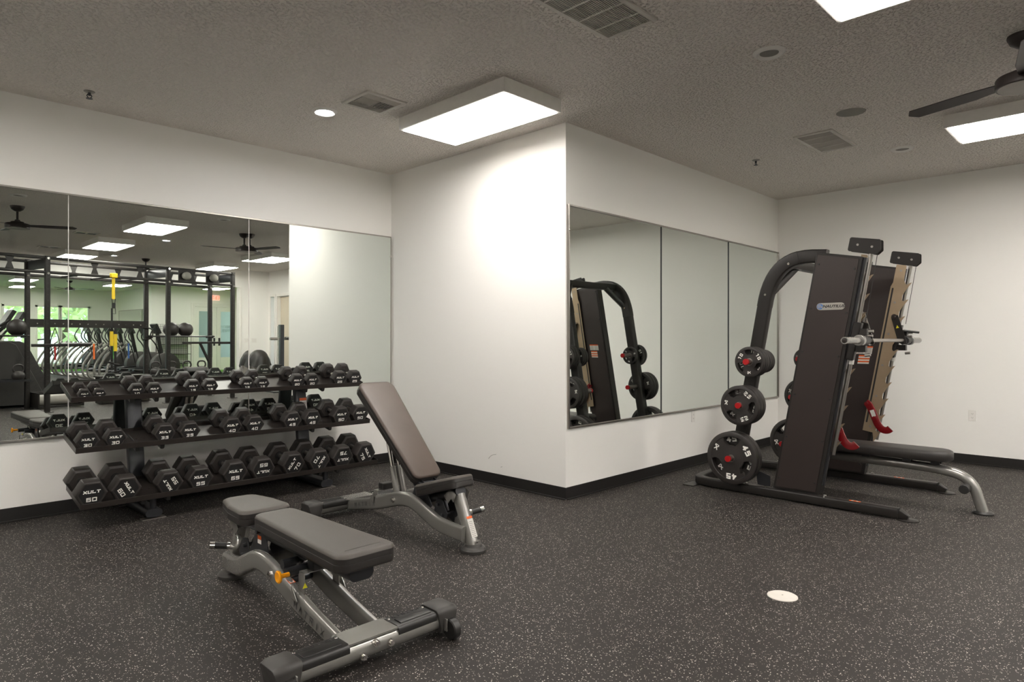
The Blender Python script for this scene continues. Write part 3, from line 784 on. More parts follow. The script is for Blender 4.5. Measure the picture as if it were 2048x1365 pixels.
def bench(name, label, loc, rz, back_deg, seat_deg, vin, group):
    inc = back_deg > 20
    t = thing(name, label, 'weight bench', loc, rz, group)
    # rear base bar with grips, caps and wheels
    build('base_bar', MB().sweep([(0, -.34, .075), (0, .34, .075)], rrect(.115, .085, .04, 6)), 'silver', t)
    for s in (-1, 1):
        g = MB(); g.sweep([(.004, s * .115, .099), (.004, s * .315, .099)], rrect(.122, .048, .018, 4))
        g.sweep([(-.010, s * .14, .1235), (-.010, s * .30, .1235)], rrect(.05, .008, .003, 2))
        g.cur = 1
        mt = Matrix.Translation((.04, s * .215, .1235)) @ Matrix.Rotation(R(90), 4, 'Z')
        g.strokes('MATRIX', .14, .018, .003, mt, gap=.7, depth=.001)
        g.cur = 2
        for yy in (.125, .305): g.lathe([(.007, .1225), (.006, .126), (.001, .1265)], Matrix.Translation((.035, s * yy, 0)), 10)
        build('foot_grip', g, ['plastic', 'ink', 'chrome'], t, bevel=.003)
        cp = MB(); cp.sweep([(-.0, s * .325, .078), (0, s * .335, .080), (0, s * .405, .079), (0, s * .418, .076)], rrect(.140, .112, .026, 5), scales=[.94, 1, 1, .9])
        build('end_cap', cp, 'dplastic', t, bevel=.002)
        wh = MB(); wh.m = Matrix.Translation((-.088, s * .375, .045)) @ Matrix.Rotation(R(90), 4, 'X')
        wh.lathe([(.012, -.019), (.039, -.019), (.044, -.014), (.044, .014), (.039, .019), (.012, .019)], n=26)
        wo_ = build('wheel', wh, 'plastic', t)
        bk = MB(); bk.box((-.055, s * .35, .065), (.06, .006, .055)); bk.cyl((-.075, s * .352, .042), (-.075, s * .40, .042), .007, 10)
        build('axle_bracket', bk, 'silver', t, bevel=.002)
    pl = MB(); pl.slab([(-.052, -.135), (.075, -.135), (.075, .135), (-.052, .135)], [(0, .113, .03), (0, .121, .03)])
    build('weld_plate', pl, 'silver', t)
    for (yy, zz) in ((-.07, .075), (.0, .095), (.06, .06)):
        build('bolt', MB().cyl((-.055, yy, zz), (-.068, yy, zz), .016, 6).cyl((-.066, yy, zz), (-.078, yy, zz), .010, 12), 'chrome', t)
    # twin rails
    prof = rrect(.046, .098, .02, 4)
    for s in (-1, 1):
        path = arc_pts([(.04, s * .088, .072), (.42, s * .088, .150), (.80, s * .088, .262), (1.01, s * .078, .175), (1.12, s * .066, .128), (1.335, s * .048, .108)], 6)
        rl = MB(); rl.sweep(path, prof, scales=[.84 + .16 * min(1, i / 4) for i in range(len(path))])
        rl.cur = 1
        mm = Matrix.Translation((.29, s * (.088 + .0232), .122)) @ Matrix.Rotation(R(-11.5), 4, 'Y') @ (Matrix.Rotation(R(90), 4, 'X') if s == -1 else Matrix.Rotation(R(180), 4, 'Z') @ Matrix.Rotation(R(90), 4, 'X'))
        rl.strokes('MATRIX', .27, .032, .0035, mm, gap=.75, depth=.0006)
        rail = build('side_rail', rl, ['silver', 'ink'], t)
        b_ = MB(); b_.cyl((.66, s * .111, .215), (.66, s * .118, .215), .018, 18); b_.cyl((.66, s * .117, .215), (.66, s * .127, .215), .011, 6)
        build('rail_bolt', b_, 'chrome', rail)
    # seat post and round foot
    ps = MB(); ps.sweep([(1.365, 0, .03), (1.225, 0, .33)], rrect(.085, .075, .036, 6), up=(0, 1, 0))
    ps.cyl((1.41, 0, .07), (1.425, 0, .07), .013, 6)
    build('seat_post', ps, 'silver', t)
    lb = MB(); q = Matrix.Translation((1.352, 0, .155)) @ Matrix.Rotation(R(-25), 4, 'Y') @ Matrix.Rotation(R(90), 4, 'Y') @ Matrix.Rotation(R(90), 4, 'Z')
    lb.m = q; lb.b2(-.022, .022, -.07, .045, .0, .0015); lb.cur = 1; lb.b2(-.022, .022, .047, .062, 0, .0015)
    lb.cur = 2
    for k in range(9): lb.b2(-.017, .015, -.063 + k * .011, -.061 + k * .011, .0015, .0018)
    build('warning_label', lb, ['label', 'orange', 'ink'], t)
    fo = MB(); fo.lathe([(.062, .0), (.078, .001), (.080, .018), (.072, .03), (.056, .036), (.05, .05), (.001, .05)], Matrix.Translation((1.37, 0, 0)), 30)
    build('rubber_foot', fo, 'dplastic', t)
    # carry handle
    hd = MB(); hd.tube(arc_pts([(1.275, .02, .255), (1.19, .035, .262), (1.165, .06, .218), (1.235, .055, .206), (1.262, .072, .209)], 6), .013, 12)
    build('carry_handle', hd, 'silver', t)
    build('handle_grip', MB().cyl((1.262, .075, .210), (1.285, .135, .220), .0175, 16), 'plastic', t)
    build('grip_cap', MB().cyl((1.284, .132, .2195), (1.292, .155, .223), .019, 16).cyl((1.257, .062, .208), (1.262, .076, .210), .0205, 16), 'chrome', t)
    # seat hinge and pads
    hz = MB(); hz.cyl((1.215, -.055, .335), (1.215, .055, .335), .026, 18)
    for s in (-1, 1): hz.sweep([(1.17, s * .058, .30), (1.215, s * .058, .34), (1.255, s * .058, .32)], rrect(.006, .06, .002, 2), up=(0, 0, 1))
    build('seat_hinge', hz, 'silver', t)
    def padmesh(poly, th, nm, M_, bodymat, parent, vin_):
        mb = MB(); mb.m = M_
        mb.cur = 1
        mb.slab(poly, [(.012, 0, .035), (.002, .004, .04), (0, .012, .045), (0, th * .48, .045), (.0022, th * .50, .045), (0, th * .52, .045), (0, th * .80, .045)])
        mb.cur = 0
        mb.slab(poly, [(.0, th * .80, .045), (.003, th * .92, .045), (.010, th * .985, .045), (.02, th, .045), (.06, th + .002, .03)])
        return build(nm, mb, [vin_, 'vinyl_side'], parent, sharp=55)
    S = Matrix.Translation((.925, 0, .285 if inc else .385)) @ Matrix.Rotation(R(-seat_deg), 4, 'Y')
    seat_poly = [(0.0, -.135), (.20, -.125), (.385, -.085), (.385, .085), (.20, .125), (0.0, .135)]
    padmesh(seat_poly, .075, 'seat_pad', S, None, t, 'vinyl')
    sb = MB(); sb.m = S; sb.sweep([(.03, 0, -.03), (.33, 0, -.02)], rrect(.085, .055, .025, 4)); sb.cur = 0
    build('seat_beam', sb, 'gmetal', t)
    B = Matrix.Translation((.875, 0, .352 if inc else .385)) @ Matrix.Rotation(R(back_deg), 4, 'Y') @ Matrix.Rotation(PI, 4, 'Z')
    back_poly = [(0, -.112), (.85, -.150), (.90, -.125), (.90, .125), (.85, .150), (0, .112)] if inc else [(0, -.105), (.86, -.142), (.895, -.11), (.895, .11), (.86, .142), (0, .105)]
    padmesh(back_poly, .075, 'back_pad', B, None, t, vin)
    bb = MB(); bb.m = B; bb.sweep([(.03, 0, -.034), (.83, 0, -.034)], rrect(.115, .062, .029, 6))
    build('back_beam', bb, 'gmetal', t)
    # mechanism: pivot plates, cross tubes, strut, latch
    mc = MB()
    for s in (-1, 1):
        mc.slab([(.80, .27), (.98, .20), (1.02, .23), (.93, .375), (.86, .40)], [(0, -.003, .01), (0, .003, .01)], Matrix.Translation((0, s * .052, 0)) @ Matrix.Rotation(R(90), 4, 'X'))
        mc.slab([(1.02, .17), (1.13, .12), (1.17, .20), (1.12, .28), (1.06, .29)], [(0, -.003, .01), (0, .003, .01)], Matrix.Translation((0, s * .045, 0)) @ Matrix.Rotation(R(90), 4, 'X'))
    mc.cyl((.90, -.075, .36), (.90, .075, .36), .013, 12); mc.cyl((1.08, -.065, .25), (1.08, .065, .25), .010, 12); mc.cyl((1.12, -.06, .19), (1.12, .06, .19), .010, 12)
    mc.sweep([(.99, 0, .335), (1.08, 0, .25), (1.10, 0, .2)], rrect(.05, .02, .004, 2), up=(0, 1, 0))
    build('pivot_bracket', mc, 'gmetal', t, bevel=.0015)
    lb = MB(); lb.m = Matrix.Translation((.90, .0556, .315)) @ Matrix.Rotation(R(180), 4, 'Z') @ Matrix.Rotation(R(90), 4, 'X'); lb.b2(-.02, .02, .004, .022, 0, .001); lb.cur = 1; lb.b2(-.02, .02, -.018, .002, 0, .001)
    lb.m = Matrix.Translation((.90, -.0556, .315)) @ Matrix.Rotation(R(90), 4, 'X'); lb.cur = 0; lb.b2(-.02, .02, .004, .022, 0, .001); lb.cur = 1; lb.b2(-.02, .02, -.018, .002, 0, .001)
    build('warning_label', lb, ['orange', 'label'], t)
    # strut from the rails to the back beam
    tip = B @ Vector((.52 if back_deg > 20 else .50, 0, -.055)) if back_deg > 20 else Vector((.40, 0, .33))
    basep = Vector((.60, 0, .175)) if back_deg > 20 else Vector((.62, 0, .22))
    mid_ = basep.lerp(tip, .5)
    st = MB()
    for s in (-1, 1):
        st.cyl(basep + Vector((0, s * .028, 0)), mid_ + Vector((0, s * .028, 0)), .022, 16)
    build('strut_sleeve', st, 'silver', t)
    st = MB()
    for s in (-1, 1): st.cyl(mid_ - Vector((0, -s * .028, 0)), tip + Vector((0, s * .028, 0)), .015, 14)
    build('strut_rod', st, 'chrome', t)
    ct = MB(); ct.cyl((.60, -.085, .19), (.60, .085, .19), .02, 16)
    if back_deg < 20: ct.cyl((.44, -.02, .29), (.44, .14, .285), .021, 16); ct.cyl((.56, -.02, .285), (.56, .10, .285), .022, 16); ct.box((.50, -.01, .315), (.2, .07, .03))
    build('cross_tube', ct, 'gmetal', t)
    # bracket with rubber stop block
    bk = MB(); bx = .40
    zt = .285 if back_deg < 20 else .235
    for s in (-1, 1):
        bk.box((bx, s * .085, .155 + (zt - .155) / 2), (.055, .005, zt - .15))
        bk.slab([(bx - .0275, .19), (bx + .0275, .19), (bx + .0275, .255)], [(0, -.002, .002), (0, .002, .002)], Matrix.Translation((0, s * .12, -.02)) @ Matrix.Rotation(R(90), 4, 'X'))
    bk.box((bx, 0, zt), (.055, .175, .005))
    build('stop_bracket', bk, 'silver', t, bevel=.0015)
    build('stop_block', MB().slab([(bx - .03, -.045), (bx + .03, -.045), (bx + .03, .045), (bx - .03, .045)], [(0, zt + .003, .008), (0, zt + .042 - .0, .008), (.004, zt + .046, .006)]), 'plastic', t)
    lb = MB(); lb.m = Matrix.Translation((bx - .0295, .085, .235)) @ Matrix.Rotation(R(-90), 4, 'Y') @ Matrix.Rotation(R(-90), 4, 'Z')
    lb.add([(-.012, -.012, .001), (.012, -.012, .001), (0, .012, .001)], [[0, 1, 2]])
    build('warning_triangle', lb, 'yel2', t)
    if back_deg < 20:
        kn = MB(); kn.m = Matrix.Translation((.41, .185, .288)) @ Matrix.Rotation(R(-90), 4, 'X')
        kn.lathe([(.010, -.045), (.010, -.01), (.013, -.006), (.026, -.002), (.028, .006), (.022, .010), (.014, .006), (.001, .005)], n=26)
    else:
        kn = MB(); kn.m = Matrix.Translation((.70, .15, .27)) @ Matrix.Rotation(R(-90), 4, 'X')
        kn.lathe([(.010, -.06), (.010, -.01), (.013, -.006), (.026, -.002), (.028, .006), (.022, .010), (.001, .005)], n=26)
    build('pull_knob', kn, 'yellowk', t)
    lb = MB(); lb.m = Matrix.Translation((.50, .088, .2225)) @ Matrix.Rotation(R(-10), 4, 'Y'); lb.b2(-.022, .022, -.014, .014, 0, .0012); lb.cur = 1; lb.b2(-.018, .0, -.010, .010, .0012, .0016)
    build('knob_label', lb, ['orange', 'label'], t)
    return t
bench('weight_bench', 'flat adjustable weight bench with grey frame, black pads and amber pull knob', (1.512, 2.315, 0), R(89.3), 0, 0, 'vinyl', 'adjustable weight benches')
bench('weight_bench', 'adjustable bench with its worn brown backrest raised, near the white corner', (2.783, 4.415, 0), R(-91.0), 42, 16, 'vinyl_worn', 'adjustable weight benches')

# ------------------------------------------------------------ barbell machine (guided bar)
sm = thing('barbell_machine', 'tall black guided barbell machine with slanted columns in the corner', 'barbell machine', (6.05, 2.1, 0))
def SB(name, mb, mk, bevel=0.0, parent=None, sharp=35): return build(name, mb, mk, parent or sm, bevel, sharp, world=True)
NX, FX = 5.49, 6.61     # column centre planes
pr = rrect(.075, .072, .012, 3)
for i, X in enumerate((5.445, 6.655)):
    path = arc_pts([(X, 1.36, .045), (X, 2.2, .045), (X, 2.98, .045), (X + (.16 if i == 0 else -.16), 3.03, .045), (X + (.5 if i == 0 else -.5), 3.04, .045)], 8)
    SB('base_rail', MB().sweep(path, pr), 'blackp')
    tp = MB(); tp.sweep([(X, 1.36, .045), (X, 1.30, .02)], pr, scales=[1, .55])
    SB('rail_nose', tp, 'blackp')
    SB('foot_pad', MB().lathe([(.07, .001), (.07, .006), (.058, .010), (.001, .010)], Matrix.Translation((X, 1.30, 0)), 8).b2(X - .09, X + .09, 2.98, 3.08, 0.001, .008), 'blackp')
    lb = MB(); lb.b2(X - .012, X + .012, 1.62, 1.70, .0815, .0828); lb.cur = 1; lb.b2(X - .009, X + .009, 1.635, 1.65, .0828, .0832); lb.b2(X - .009, X + .009, 1.67, 1.685, .0828, .0832)
    SB('rail_label', lb, ['orange', 'label'])
    # column: slanted box casing in the YZ plane
    sgn = -1 if i == 0 else 1
    Xc = (5.50, 6.62)[i]
    c = MB(); quad = [(1.927, .085), (2.297, .085), (1.945, 2.02), (1.608, 1.955)]
    # polygon in (Y, Z)
    m_ = Matrix(((0, 0, 1, Xc - .045), (1, 0, 0, 0), (0, 1, 0, 0), (0, 0, 0, 1)))
    c.slab([quad[0], quad[1], quad[2], quad[3]], [(0, 0, .006), (0, .09, .006)], m_)
    col_ = SB('column', c, 'blackp', .002)
    pn = MB(); q2 = [(1.955, .10), (2.275, .10), (1.934, 1.998), (1.633, 1.94)]
    for xf, th in ((Xc - .049, -.004), (Xc + .049, .004)):
        pn.slab(q2, [(0, 0, .004), (0, .004, .004)], Matrix(((0, 0, 1, xf - (0 if th > 0 else -.0) - .002), (1, 0, 0, 0), (0, 1, 0, 0), (0, 0, 0, 1))))
    SB('cover_panel', pn, 'slab', .001, col_)
    sc_ = MB()
    for (u0, u1) in ((0, 3), (1, 2)):
        for k in range(6):
            f = .04 + k * .184
            y = q2[u0][0] * (1 - f) + q2[u1][0] * f; z = q2[u0][1] * (1 - f) + q2[u1][1] * f
            y += .018 if u0 == 0 else -.018
            for xf, s_ in ((Xc - .051, -1), (Xc + .051, 1)):
                sc_.cyl((xf, y, z), (xf + s_ * .007, y, z), .0085, 10)
    SB('panel_bolt', sc_, 'plastic', 0, col_)
    # channel that carries the guide rod, in front of the column
    ch = MB(); ch.sweep([(Xc, 1.915, .16), (Xc, 1.60, 1.95)], rrect(.05, .02, .004, 2), up=(0, 1, 0)); SB('rod_channel', ch, 'gmetal')
    SB('guide_rod', MB().cyl((Xc, 1.835, .41), (Xc, 1.560, 1.975), .0145, 18), 'steel')
    # top head plate with pulleys
    hp = MB(); hq = [(1.52, 1.965), (1.72, 2.01), (1.70, 2.115), (1.485, 2.075), (1.485, 1.995)]
    mh = Matrix(((0, 0, 1, Xc - .035), (1, 0, 0, 0), (0, 1, 0, 0), (0, 0, 0, 1)))
    hp.slab(hq, [(0, 0, .015), (0, .006, .015)], mh); mh2 = mh.copy(); mh2[0][3] = Xc + .029; hp.slab(hq, [(0, 0, .015), (0, .006, .015)], mh2)
    SB('pulley_plate', hp, 'blackp', .001)
    pu = MB()
    for (yy, zz) in ((1.645, 2.05), (1.545, 2.025)):
        pu.lathe([(.008, -.028), (.034, -.026), (.028, -.01), (.028, .01), (.034, .026), (.008, .028)], Matrix.Translation((Xc, yy, zz)) @ Matrix.Rotation(R(90), 4, 'Y'), 20)
        for s_ in (-1, 1): pu.cyl((Xc + s_ * .035, yy, zz), (Xc + s_ * .043, yy, zz), .009, 8)
    SB('pulley', pu, 'steel')
    SB('cable', MB().cyl((Xc, 1.512, 2.01), (Xc, 1.60, 1.46), .0022, 6), 'plastic')
    # toothed rack plate: champagne coloured, on the inner side of each column
    Xi = (5.575, 6.545)[i]
    tk = MB(); pts = []
    # outline in a frame along the rod: s upward, t forward (towards -Y)
    A0 = Vector((1.905, .49)); A1 = Vector((1.640, 1.985)); ax = (A1 - A0).normalized(); fw = Vector((-ax.y, ax.x)); fw = fw if fw.x < 0 else -fw
    Ls = (A1 - A0).length
    mt_ = Matrix(((0, 0, 1, Xi - .003), (1, 0, 0, 0), (0, 1, 0, 0), (0, 0, 0, 1)))
    def P_(s_, t_): q_ = A0 + ax * s_ + fw * t_; return (q_.x, q_.y)
    def prism(poly):
        vs = [mt_ @ Vector((p[0], p[1], z)) for z in (0, .006) for p in poly]; n = len(poly)
        tk.add(vs, [list(range(n))[::-1], [n + k for k in range(n)]] + [[k, (k + 1) % n, n + (k + 1) % n, n + k] for k in range(n)])
    dt_ = -.032 if i == 0 else 0
    ol = [(0, -.025), (0, .06 + dt_)]
    for k in range(9, -1, -1):
        tp_ = 1.374 - .1485 * k
        ol += [(u_, v_ + dt_) for u_, v_ in [(tp_ - .118, .080), (tp_ - .06, .104), (tp_, .133), (tp_ - .006, .118), (tp_ - .020, .104), (tp_ - .022, .092), (tp_ - .010, .082)]]
    ol += [(1.39, .068 + dt_), (Ls - .01, .068 + dt_), (Ls, .06 + dt_), (Ls, -.012), (1.36, -.012), (1.32, -.025)]
    prism([P_(a_, b__) for a_, b__ in ol])
    rk = SB('toothed_plate', tk, 'tan')
    sl = MB()
    sq = [P_(.08, -.012), P_(.08, .002), P_(1.31, .002), P_(1.31, -.012)]
    mo = mt_.copy()
    for xo in (-.0012, .0062):
        mo = mt_.copy(); mo[0][3] = Xi - .003 + xo
        sl.slab(sq if (Vector(sq[1]) - Vector(sq[0])).cross(Vector(sq[2]) - Vector(sq[1])) > 0 else sq[::-1], [(0, 0, .004), (0, .001, .004)], mo)
    SB('plate_slot', sl, 'plastic', 0, rk)
    for k in range(6):
        bo = MB(); q_ = P_(.05 + k * (Ls - .1) / 5, .032)
        for s_ in (-1, 1): bo.cyl((Xi, q_[0], q_[1]), (Xi + s_ * .0055, q_[0], q_[1]), .010, 12)
        SB('plate_bolt', bo, 'steel', 0, rk)
    # rear post with curved shoulder
    _a, _b, _c = Vector((Xc, 2.388, 1.60)), Vector((Xc, 2.325, 2.02)), Vector((Xc, 1.99, 1.995))
    post = [Vector((Xc, 2.665, .06))] + [_a * (1 - q_ / 12) ** 2 + _b * 2 * (q_ / 12) * (1 - q_ / 12) + _c * (q_ / 12) ** 2 for q_ in range(13)] + [Vector((Xc, 1.88, 1.985))]
    SB('rear_post', MB().sweep(post, rrect(.108, .075, .012, 3), up=(1, 0, 0)), 'blackp')
    wr = MB(); wp = [v for v in post if 1.60 < v.z and v.y > 2.07]
    wr.sweep(wp, rrect(.110, .080, .010, 3), up=(1, 0, 0))
    sp = SB('shoulder_sleeve', wr, 'blackp')
    b2 = MB()
    for (yy, zz) in ((2.365, 1.70), (2.17, 1.945)):
        for s_ in (-1, 1): b2.cyl((Xc + s_ * .040, yy, zz), (Xc + s_ * .048, yy, zz), .010, 8)
    SB('sleeve_bolt', b2, 'chrome', 0, sp)
    # storage pegs
    for (yy, zz) in ((2.455, 1.135), (2.525, .765), (2.615, .305)):
        pg = MB(); pg.cyl((Xc - .20, yy, zz), (Xc + .20, yy, zz), .024, 18)
        peg = SB('storage_peg', pg, 'steel')
        for s_ in (-1, 1): SB('peg_cap', MB().cyl((Xc + s_ * .198, yy, zz), (Xc + s_ * .222, yy, zz), .0255, 18), 'redcap', .002, peg)
    gz = MB(); gz.slab([(2.33, .085), (2.44, .085), (2.45, .17), (2.42, .20), (2.33, .17)], [(0, -.003, .01), (0, .003, .01)], Matrix(((0, 0, 1, Xc - .02), (1, 0, 0, 0), (0, 1, 0, 0), (0, 0, 0, 1))))
    SB('anchor_tab', gz, 'gmetal')
    bq = MB()
    for yy in (2.52, 2.36, 2.75, 1.88): bq.cyl((X, yy, .08), (X, yy, .092), .012, 8)
    SB('base_bolt', bq, 'chrome')
    # carriage on the rod
    cg = MB(); cg.sweep([(Xc - .0, 1.715, 1.165), (Xc, 1.650, 1.455)], rrect(.062, .06, .010, 3), up=(0, 1, 0)); cg.box((Xc, 1.62, 1.38), (.05, .07, .05)); cg.box((Xc, 1.63, 1.25), (.05, .07, .05))
    SB('carriage', cg, 'blackp', .002)
    ck = MB(); ck.cyl((Xc + sgn * .0, 1.58, 1.385), (Xc, 1.545, 1.385), .012, 10); ck.cyl((Xc, 1.60, 1.35), (Xc, 1.55, 1.35), .010, 10); ck.cyl((Xc - .02, 1.6, 1.2), (Xc - .02, 1.56, 1.205), .011, 10)
    SB('carriage_bolt', ck, 'steel')
    SB('rod_bushing', MB().cyl((Xc, 1.705, 1.13), (Xc, 1.700, 1.165), .02, 16), 'label')
    # latch arm from bar up to the roller
    la = MB(); Xl = (5.60, 6.52)[i]
    lq = [(1.565, 1.29), (1.60, 1.275), (1.635, 1.30), (1.690, 1.52), (1.665, 1.55), (1.635, 1.535)]
    la.slab(lq, [(0, 0, .012), (0, .006, .012)], Matrix(((0, 0, 1, Xl - .003), (1, 0, 0, 0), (0, 1, 0, 0), (0, 0, 0, 1))))
    SB('latch_arm', la, 'blackp' if i == 1 else 'chrome')
    SB('latch_roller', MB().cyl((Xl - .02, 1.662, 1.525), (Xl + .02, 1.662, 1.525), .022, 18).cyl((Xl - .026, 1.662, 1.525), (Xl + .026, 1.662, 1.525), .010, 12), 'chrome')
    if i == 1:
        lb = MB(); lb.add([(Xl - .0042, 1.650, 1.42), (Xl - .0042, 1.625, 1.425), (Xl - .0042, 1.642, 1.45)], [[0, 1, 2]]); SB('latch_triangle', lb, 'yel2')
        hk2 = MB()
        SB('latch_lever', MB().cyl((Xl + .03, 1.60, 1.40), (Xl + .11, 1.50, 1.385), .010, 12), 'plastic')
    else:
        SB('latch_lever', MB().tube([(Xl - .02, 1.68, 1.54), (Xl - .01, 1.67, 1.46), (Xl - .02, 1.70, 1.39)], .005, 8), 'plastic')
    # safety hook (red)
    hk = MB(); Xh = (5.60, 6.52)[i]; dz = (-.035, 0)[i]; dy = 0.0
    hpth = [(1.895, .752 + dz), (1.87, .735 + dz), (1.835, .66 + dz), (1.815, .60 + dz), (1.79, .545 + dz), (1.755, .512 + dz), (1.715, .512 + dz), (1.695, .532 + dz)]
    hk.sweep(arc_pts([(Xh, a_, b__) for a_, b__ in hpth], 4), rrect(.062, .014, .005, 2), up=(1, 0, 0))
    hook = SB('safety_hook', hk, 'red', .003)
    SB('hook_pin', MB().cyl((Xh - .035, 1.885, .745 + dz), (Xh + .035, 1.885, .745 + dz), .014, 14), 'red', 0, hook)
    SB('hook_pin', MB().cyl((Xh - .03, 1.82, .615 + dz), (Xh + .03, 1.82, .615 + dz), .018, 14), 'red', 0, hook)
    SB('hook_label', MB().sweep([(Xh - .008, 1.845, .685 + dz), (Xh - .008, 1.826, .63 + dz)], rrect(.034, .002, .0005, 1), up=(1, 0, 0)), 'label', 0, hook)
# joined upper cross members
cm = MB(); cm.sweep([(5.50, 2.20, 1.955), (6.62, 2.20, 1.955)], rrect(.075, .075, .01, 3)); SB('top_cross_tube', cm, 'blackp')
for X, s_ in ((5.50, 1), (6.62, -1)):
    SB('corner_brace', MB().sweep([(X + s_ * .02, 2.335, 1.72), (X + s_ * .22, 2.22, 1.93)], rrect(.06, .05, .008, 2)), 'blackp')
SB('rear_cross_tube', MB().sweep([(5.9, 3.04, .045), (6.2, 3.04, .045)], pr), 'blackp')
# badge on the near column
bd = MB(); bm_ = Matrix.Translation((5.4475, 1.838, 1.583)) @ Matrix(((0, 0, -1, 0), (-1, 0, 0, 0), (0, 1, 0, 0), (0, 0, 0, 1)))
bd.m = bm_
bd.slab([(-.105, -.028), (.105, -.028), (.105, .028), (-.105, .028)], [(0, 0, .027), (0, .003, .027)])
bd.cur = 2; bd.text('NAUTILUS', .029, Matrix.Translation((.022, 0, .0025)), sx=1.2, bold=.0012, shear=.25)
bd.cur = 1
for k in range(3):
    rr = .021 - k * .006
    pts_ = [Vector((-.078 + rr * math.cos(a_) + .006 * k, rr * .95 * math.sin(a_) - .002 * k, .0038)) for a_ in [R(20 + 15 * q_) for q_ in range(20)]]
    bd.tube(pts_, .0022, 6)
SB('brand_badge', bd, ['badge', 'blue', 'ink'])
# printed labels on inner faces
def plate_label(name, X, y0, y1, z0, z1, rows, face):
    mb = MB(); s_ = face
    mb.m = Matrix.Translation((X, 0, 0))
    def q(ya, yb, za, zb, th):
        sh = -.176
        # sheared so it follows the slanted column
        mb.add([(0, ya + sh * (za - z0), za), (0, yb + sh * (za - z0), za), (0, yb + sh * (zb - z0), zb), (0, ya + sh * (zb - z0), zb),
                (s_ * th, ya + sh * (za - z0), za), (s_ * th, yb + sh * (za - z0), za), (s_ * th, yb + sh * (zb - z0), zb), (s_ * th, ya + sh * (zb - z0), zb)],
               [[0, 1, 2, 3], [7, 6, 5, 4], [0, 4, 5, 1], [1, 5, 6, 2], [2, 6, 7, 3], [3, 7, 4, 0]])
    q(y0, y1, z0, z1, .001)
    n = rows
    for k in range(n):
        za = z0 + (z1 - z0) * k / n; zb = z0 + (z1 - z0) * (k + 1) / n
        if name == 'striped_label':
            mb.cur = 1; q(y0, y1, za + (zb - za) * .5, zb, .0014)
        else:
            mb.cur = 2
            for u in (0.06, .55): q(y0 + (y1 - y0) * u, y0 + (y1 - y0) * (u + .38), za + (zb - za) * .35, za + (zb - za) * .6, .0014)
    if name != 'striped_label': mb.cur = 1; q(y0, y1, z1 - .012, z1, .0016)
    SB(name, mb, ['label', 'orange', 'ink'])
plate_label('instruction_label', 6.565, 1.86, 1.99, 1.19, 1.26, 7, -1)
plate_label('striped_label', 6.565, 1.885, 1.98, 1.10, 1.18, 3, -1)
plate_label('instruction_label', 5.555, 1.86, 1.99, 1.19, 1.26, 7, 1)
plate_label('striped_label', 5.555, 1.885, 1.98, 1.10, 1.18, 3, 1)
plate_label('striped_label', 5.555, 1.865, 1.96, 1.265, 1.33, 3, 1)

# the bar itself hangs in the machine and slides with it
br = MB(); br.cyl((5.30, 1.60, 1.315), (6.80, 1.60, 1.315), .0145, 18)
SB('bar_shaft', br, 'steel')
for X0, X1 in ((5.02, 5.36), (7.06, 6.74)):
    SB('bar_sleeve', MB().cyl((X0, 1.60, 1.315), (X1, 1.60, 1.315), .0255, 24), 'silver')
    s_ = 1 if X0 < X1 else -1
    e_ = MB(); e_.cyl((X1 - s_ * .03, 1.60, 1.315), (X1 + s_ * .02, 1.60, 1.315), .042, 26); SB('sleeve_flange', e_, 'silver', .004)
    e_ = MB(); e_.cyl((X1 + s_ * .02, 1.60, 1.315), (X1 + s_ * .06, 1.60, 1.315), .040, 26); e_.cyl((X1 + s_ * .035, 1.60, 1.315), (X1 + s_ * .16, 1.60, 1.315), .036, 26); SB('bar_bearing', e_, 'plastic', .004)
    SB('sleeve_screw', MB().lathe([(.019, 0), (.018, .001), (.012, .0015), (.008, .003), (.001, .003)], Matrix.Translation((X0, 1.60, 1.315)) @ Matrix.Rotation(R(-90 * s_), 4, 'Y'), 18), 'tray')

